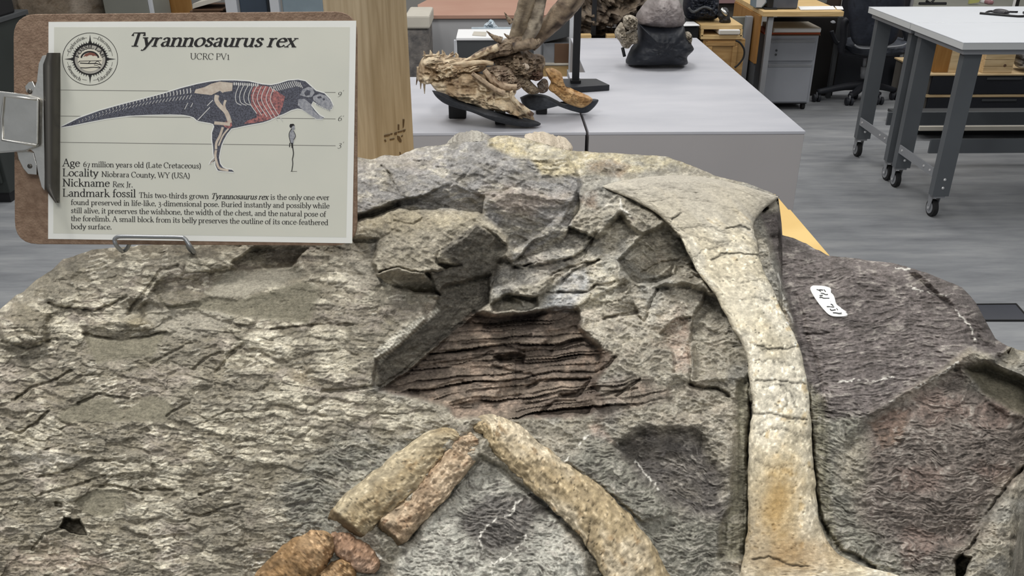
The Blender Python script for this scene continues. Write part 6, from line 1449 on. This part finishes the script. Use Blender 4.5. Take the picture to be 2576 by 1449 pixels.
# two work benches on casters
ZB = 0.908
def bench(y0_, y1_, label, legs):
    xl = float(at_z(2424, 107, ZB)[0]); xr_ = xl + 1.85
    b = thing('work_bench', label, 'bench', ((xl + xr_) / 2, (y0_ + y1_) / 2, 0), 'white topped benches on casters')
    MB().box(xl, xr_, y0_, y1_, ZB - 0.004, ZB).build('laminate_top', BENCHT, b, bevel=0.001)
    MB().box(xl + 0.001, xr_ - 0.001, y0_ + 0.001, y1_ - 0.001, ZB - 0.034, ZB - 0.0042).build('edge_band', BENCHE, b, bevel=0.001)
    MB().box(xl + 0.02, xr_ - 0.02, y0_ + 0.02, y1_ - 0.02, ZB - 0.060, ZB - 0.036).build('top_frame', STEELG, b, bevel=0.002)
    for xx, sgn in ((xl + 0.045, 1), (xr_ - 0.13, -1)):
        for yy in (y0_ + 0.05, y1_ - 0.06):
            lg = MB().box(xx, xx + 0.085, yy, yy + 0.006, 0.125, ZB - 0.062).box(xx, xx + 0.005, yy + 0.0065, yy + 0.045, 0.125, ZB - 0.062)
            lg = MB(); lg.prism([(xx, yy, 0.125), (xx + 0.085, yy, 0.125), (xx + 0.085, yy + 0.005, 0.125), (xx + 0.006, yy + 0.005, 0.125), (xx + 0.006, yy + 0.045, 0.125), (xx, yy + 0.045, 0.125)], (0, 0, ZB - 0.062 - 0.125))
            lo = lg.build('leg', GUN, b)
            for zz in (0.17, 0.215):
                MB().lathe((xx + 0.045, yy, zz), (0, -1, 0), [(0.008, 0), (0.0075, 0.003), (0.004, 0.005)], 12).build('bolt', CHROME, lo, smooth_=True)
            c_ = MB().box(xx + 0.012, xx + 0.07, yy + 0.006, yy + 0.06, 0.112, 0.124).build('caster_plate', STEELG, b, bevel=0.001)
            w_ = (xx + 0.04, yy + 0.05, 0.045)
            MB().lathe((w_[0] - 0.014, w_[1], w_[2]), (1, 0, 0), [(0.030, 0), (0.045, 0.002), (0.045, 0.026), (0.030, 0.028)], 28).build('caster_tyre', RUBBER, b)
            MB().lathe((w_[0] - 0.017, w_[1], w_[2]), (1, 0, 0), [(0.031, 0), (0.031, 0.034)], 24).build('caster_hub', STEELG, b)
            f = MB()
            for s__ in (-0.022, 0.019): f.prism([(w_[0] + s__, w_[1] - 0.022, 0.112), (w_[0] + s__, w_[1] + 0.022, 0.112), (w_[0] + s__, w_[1] + 0.012, 0.036), (w_[0] + s__, w_[1] - 0.012, 0.036)], (0.003, 0, 0))
            f.box(w_[0] - 0.022, w_[0] + 0.022, w_[1] - 0.022, w_[1] + 0.022, 0.108, 0.112)
            f.build('caster_fork', STEELG, b)
            MB().lathe((w_[0] - 0.024, w_[1], w_[2]), (1, 0, 0), [(0.007, 0), (0.007, 0.048)], 10).build('axle', CHROME, b)
        # side rail between the legs
        r_ = MB().box(xx - 0.001, xx + 0.006, y0_ + 0.097, y1_ - 0.062, 0.215, 0.262).build('side_rail', STEELG, b, bevel=0.001)
        for yy in (y0_ + 0.13, y0_ + 0.2, y1_ - 0.1):
            MB().lathe((xx - 0.001, yy, 0.24), (-1, 0, 0), [(0.007, 0), (0.0065, 0.003), (0.003, 0.005)], 10).build('bolt', CHROME, r_)
        MB().box(xx + 0.006, xx + 0.05, y0_ + 0.06, y0_ + 0.095, ZB - 0.13, ZB - 0.062).build('corner_gusset', CHAR, b, bevel=0.002)
    MB().box(xl + 0.2, xr_ - 0.2, y1_ - 0.09, y1_ - 0.075, 0.22, 0.30).build('rear_stretcher', GUN, b, bevel=0.001)
    return b
ya = float(at_z(2424, 107, ZB)[1]); yj = float(at_z(2269, 57, ZB)[1]); ye = float(at_z(2150, 17, ZB)[1])
bench(ya, yj - 0.003, 'nearer white topped work bench on casters', 2)
bench(yj + 0.003, ye, 'farther white topped work bench behind the nearer one', 2)
# tools on the bench
tl = thing('tool_tray', 'black wire tray with a dark tool on the white bench', 'tray', tuple(at_z(2520, 34, ZB)))
m = MB(); m.tube(catmull([at_z(u, v, ZB + 0.006) for u, v in ((2465, 33), (2500, 36), (2568, 41), (2580, 36), (2575, 31))], 16), 0.006, 8); m.tube(catmull([at_z(u, v, ZB + 0.006) for u, v in ((2480, 32), (2490, 28), (2520, 29), (2560, 30))], 12), 0.005, 8); m.build('wire_rim', BLACKP, tl, smooth_=True)
lump('dark_tool', [(2500, 30), (2512, 24), (2530, 24), (2536, 30), (2528, 33), (2506, 33)], float(at_z(2520, 34, ZB)[1]), 0.05, ((40, 38, 42), (52, 50, 54), (26, 26, 28)), DM, tl, rough=0.1, seed=95)

# black drawer cabinets behind the benches, with boxes on top
YK = 6.3
dc = thing('black_drawer_cabinet', 'black drawer cabinet with tan edges behind the benches', 'cabinet', (xz(2450, 250, YK)[0], YK + 0.3, 0))
zt_ = xz(2450, 190, YK)[1]
xk0 = xz(2330, 240, YK)[0]; xk1 = xk0 + 2.2
zk = [xz(2450, v, YK)[1] for v in (190, 238, 244, 300, 308, 318, 330)]
MB().box(xk0, xk1, YK + 0.02, YK + 0.6, max(0.0, zk[6]), zk[0]).build('carcass', OLIVE, dc, bevel=0.002)
MB().box(xk0 - 0.01, xk1 + 0.01, YK - 0.01, YK + 0.62, zk[0], zk[0] + 0.012).build('top_board', PINE, dc, bevel=0.002)
for a__, b__ in ((0, 1), (2, 3)):
    for k in range(2):
        xa_ = xk0 + 0.02 + k * 1.1; d_ = MB().box(xa_, xa_ + 1.07, YK - 0.004, YK + 0.018, zk[b__] + 0.004, zk[a__] - 0.004).build('drawer', DARKD, dc, bevel=0.003)
        MB().box(xa_ + 0.4, xa_ + 0.66, YK - 0.012, YK - 0.005, zk[a__] - 0.03, zk[a__] - 0.014).build('drawer_pull', CHAR, d_, bevel=0.001)
MB().box(xk0, xk1, YK - 0.006, YK + 0.016, zk[2], zk[1]).build('edge_strip', PINE, dc)
MB().box(xk0, xk1, YK - 0.006, YK + 0.016, zk[5], zk[4]).build('edge_strip', OAK, dc)
lowz = xz(2450, 336, 5.7)[1]
simple('low_shelf_trolley', 'low dark trolley with a pale front rail below the benches', 'trolley', [('deck', MB().box(xz(2306, 340, 5.6)[0], xz(2306, 340, 5.6)[0] + 2.0, 5.6, 6.1, max(0.06, xz(2450, 346, 5.6)[1] - 0.02), max(0.08, xz(2450, 346, 5.6)[1])), CHAR, 0.002), ('pale_rail', MB().box(xz(2306, 340, 5.6)[0], xz(2306, 340, 5.6)[0] + 2.0, 5.58, 5.6, max(0.06, xz(2450, 346, 5.6)[1]), max(0.09, xz(2450, 329, 5.6)[1])), CREAMC, 0.002), ('skid', MB().box(xz(2306, 340, 5.6)[0], xz(2306, 340, 5.6)[0] + 2.0, 5.7, 6.0, 0.0, max(0.06, xz(2450, 346, 5.6)[1] - 0.021)), BLACKP, 0.002)])
pbx = thing('pine_crate', 'pale pine crate with knots under the bench top', 'crate', (xz(2515, 190, YK)[0], YK + 0.2, zt_ + 0.012))
z0_, z1_ = zt_ + 0.012, xz(2515, 118, YK)[1]; xa_, xb_ = xz(2482, 155, YK)[0], xz(2556, 155, YK)[0]
nb = 4
for k in range(nb):
    MB().box(xa_, xb_, YK + 0.02, YK + 0.04, z0_ + (z1_ - z0_) * k / nb + 0.001, z0_ + (z1_ - z0_) * (k + 1) / nb - 0.001).build('board', PINE, pbx, bevel=0.002)
MB().box(xa_ + 0.005, xb_ - 0.005, YK + 0.041, YK + 0.38, z0_, z1_ - 0.005).build('crate_body', PINE, pbx, bevel=0.003)
for u_, v_ in ((2487, 129), (2528, 165)):
    MB().lathe(at_y(u_, v_, YK + 0.02), (0, -1, 0), [(0.014, -0.002), (0.010, 0.001), (0.004, 0.0015)], 12).build('knot', BROWNC, pbx, smooth_=True)
c2 = thing('ochre_crate', 'ochre and pine crate left of the pale pine crate', 'crate', (xz(2390, 190, YK)[0], YK + 0.2, zt_ + 0.012))
xa_, xm_, xb_ = xz(2362, 155, YK)[0], xz(2398, 155, YK)[0], xz(2420, 155, YK)[0]
MB().box(xa_, xm_, YK + 0.05, YK + 0.35, z0_, z1_ + 0.02).build('ochre_side', OCHREW, c2, bevel=0.002); MB().box(xm_ + 0.001, xb_, YK + 0.04, YK + 0.36, z0_, z1_ + 0.01).build('pine_end', PINE, c2, bevel=0.002)
bgx = thing('patterned_bag', 'black and white bag at the right picture edge under the bench', 'bag', (xz(2570, 190, YK)[0], YK, zt_ + 0.012))
lump('bag_body', [(2562, 130), (2575, 122), (2610, 122), (2620, 171), (2590, 171), (2562, 170), (2558, 160)], YK + 0.1, 0.1, ((30, 30, 32), (190, 190, 190), (20, 20, 22)), DM, bgx, rough=0.1, seed=97)
# far counter beyond the benches with clutter
YF = 7.4
simple('far_counter', 'far counter with pale backboard beyond the benches', 'counter', [('counter_top', fbox(2296, 16, 2640, 22, YF, 0.6), LOCKER, 0.003), ('counter_body', fbox(2300, 22, 2640, 60, YF + 0.02, 0.5, 0), OLIVE, 0.003), ('backboard', fbox(2300, -60, 2640, 14, YF + 0.62, 0.03), CREAMC, 0.002)])
simple('dark_partition', 'dark partition behind the office chair', 'partition', [('panel', fbox(2120, -60, 2292, 120, 7.0, 0.05, 0), DARKD, 0.003), ('panel_edge', fbox(2288, -60, 2294, 120, 6.98, 0.08, 0), STEELG, 0.002)])
simple('brown_storage_case', 'dim brown storage case behind the desk', 'case', [('case_body', fbox(2000, -60, 2118, 60, 7.1, 0.4, 0), mat('dim_brown', (70, 58, 50), 0.8, var=0.1), 0.004), ('grey_window', fbox(2034, -20, 2082, 8, 7.09, 0.01), LOCKER, 0.002)])
zc_ = xz(2400, 16, YF)[1]
def onc(u0_, v0_, u1_, d=0.12, dy=0.1): 
    a__ = xz(u0_, v0_, YF + dy); b__ = xz(u1_, v0_, YF + dy); return MB().box(a__[0], b__[0], YF + dy, YF + dy + d, zc_, a__[1])
props(onc(2286, -20, 2296).build('white_bottle', WHITEP2, bevel=0.01), 'slim white bottle at the counter\'s left end', 'bottle')
props(MB().prism([at_y(*p, YF + 0.1) for p in ((2438, 10), (2462, 6), (2466, 0), (2440, -3)) ], (0, 0.02, 0)).build('green_card', mat('green_card', (176, 176, 110), 0.6)), 'yellow green card leaning on the counter', 'card')
mg = thing('white_mug', 'white mug with handle beside the green card', 'mug', tuple(at_y(2475, 16, YF + 0.2)))
m = MB(); c_ = at_y(2475, 16, YF + 0.2); m.lathe((c_[0], c_[1], zc_), (0, 0, 1), [(0.03, 0), (0.036, 0.005), (0.036, 0.07), (0.033, 0.07), (0.033, 0.01)], 20); m.build('cup', WHITEP2, mg, smooth_=True)
m = MB(); m.tube(catmull([(c_[0] + 0.034, c_[1], zc_ + 0.06), (c_[0] + 0.06, c_[1], zc_ + 0.05), (c_[0] + 0.058, c_[1], zc_ + 0.02), (c_[0] + 0.034, c_[1], zc_ + 0.014)], 12), 0.005, 8); m.build('handle', WHITEP2, mg, smooth_=True)
props(onc(2488, 2, 2502).build('pink_jar', mat('pink_jar', (150, 110, 114), 0.5), bevel=0.01), 'pinkish jar on the far counter', 'jar')
simple('hand_tool', 'dark tool lying left on the far counter', 'tool', [('handle', MB().tube([at_y(2330, 2, YF + 0.1), at_y(2340, 8, YF + 0.1), at_y(2350, 0, YF + 0.1)], 0.01, 8), BLACKP, 0), ('blade', MB().tube([at_y(2312, 9, YF + 0.1), at_y(2380, 9, YF + 0.1)], 0.012, 8), BLACKP, 0)])
simple('black_frame_post', 'black frame post at the upper right corner', 'post', [('post', fbox(2562, -60, 2571, 24, YF - 0.05, 0.04), BLACKP, 0.002), ('post_edge', fbox(2558, -60, 2561.5, 24, YF - 0.052, 0.02), WHITEP2, 0.0)])
# dark plate in the floor
fp = thing('floor_plate', 'dark plate set into the floor right of the fossil', 'plate', tuple(at_z(2540, 785, 0)))
c4 = [at_z(u, v, 0.004) for u, v in ((2440, 766), (2556, 765), (2592, 806), (2470, 806))]
m = MB(); m.prism(c4, (0, 0, -0.003)); m.build('plate', mat('floor_plate_dark', (66, 68, 76), 0.5, var=0.08), fp)
m = MB()
for i in range(4): m.tube([c4[i], c4[(i + 1) % 4]], 0.004, 6)
m.build('frame', RUBBER, fp)
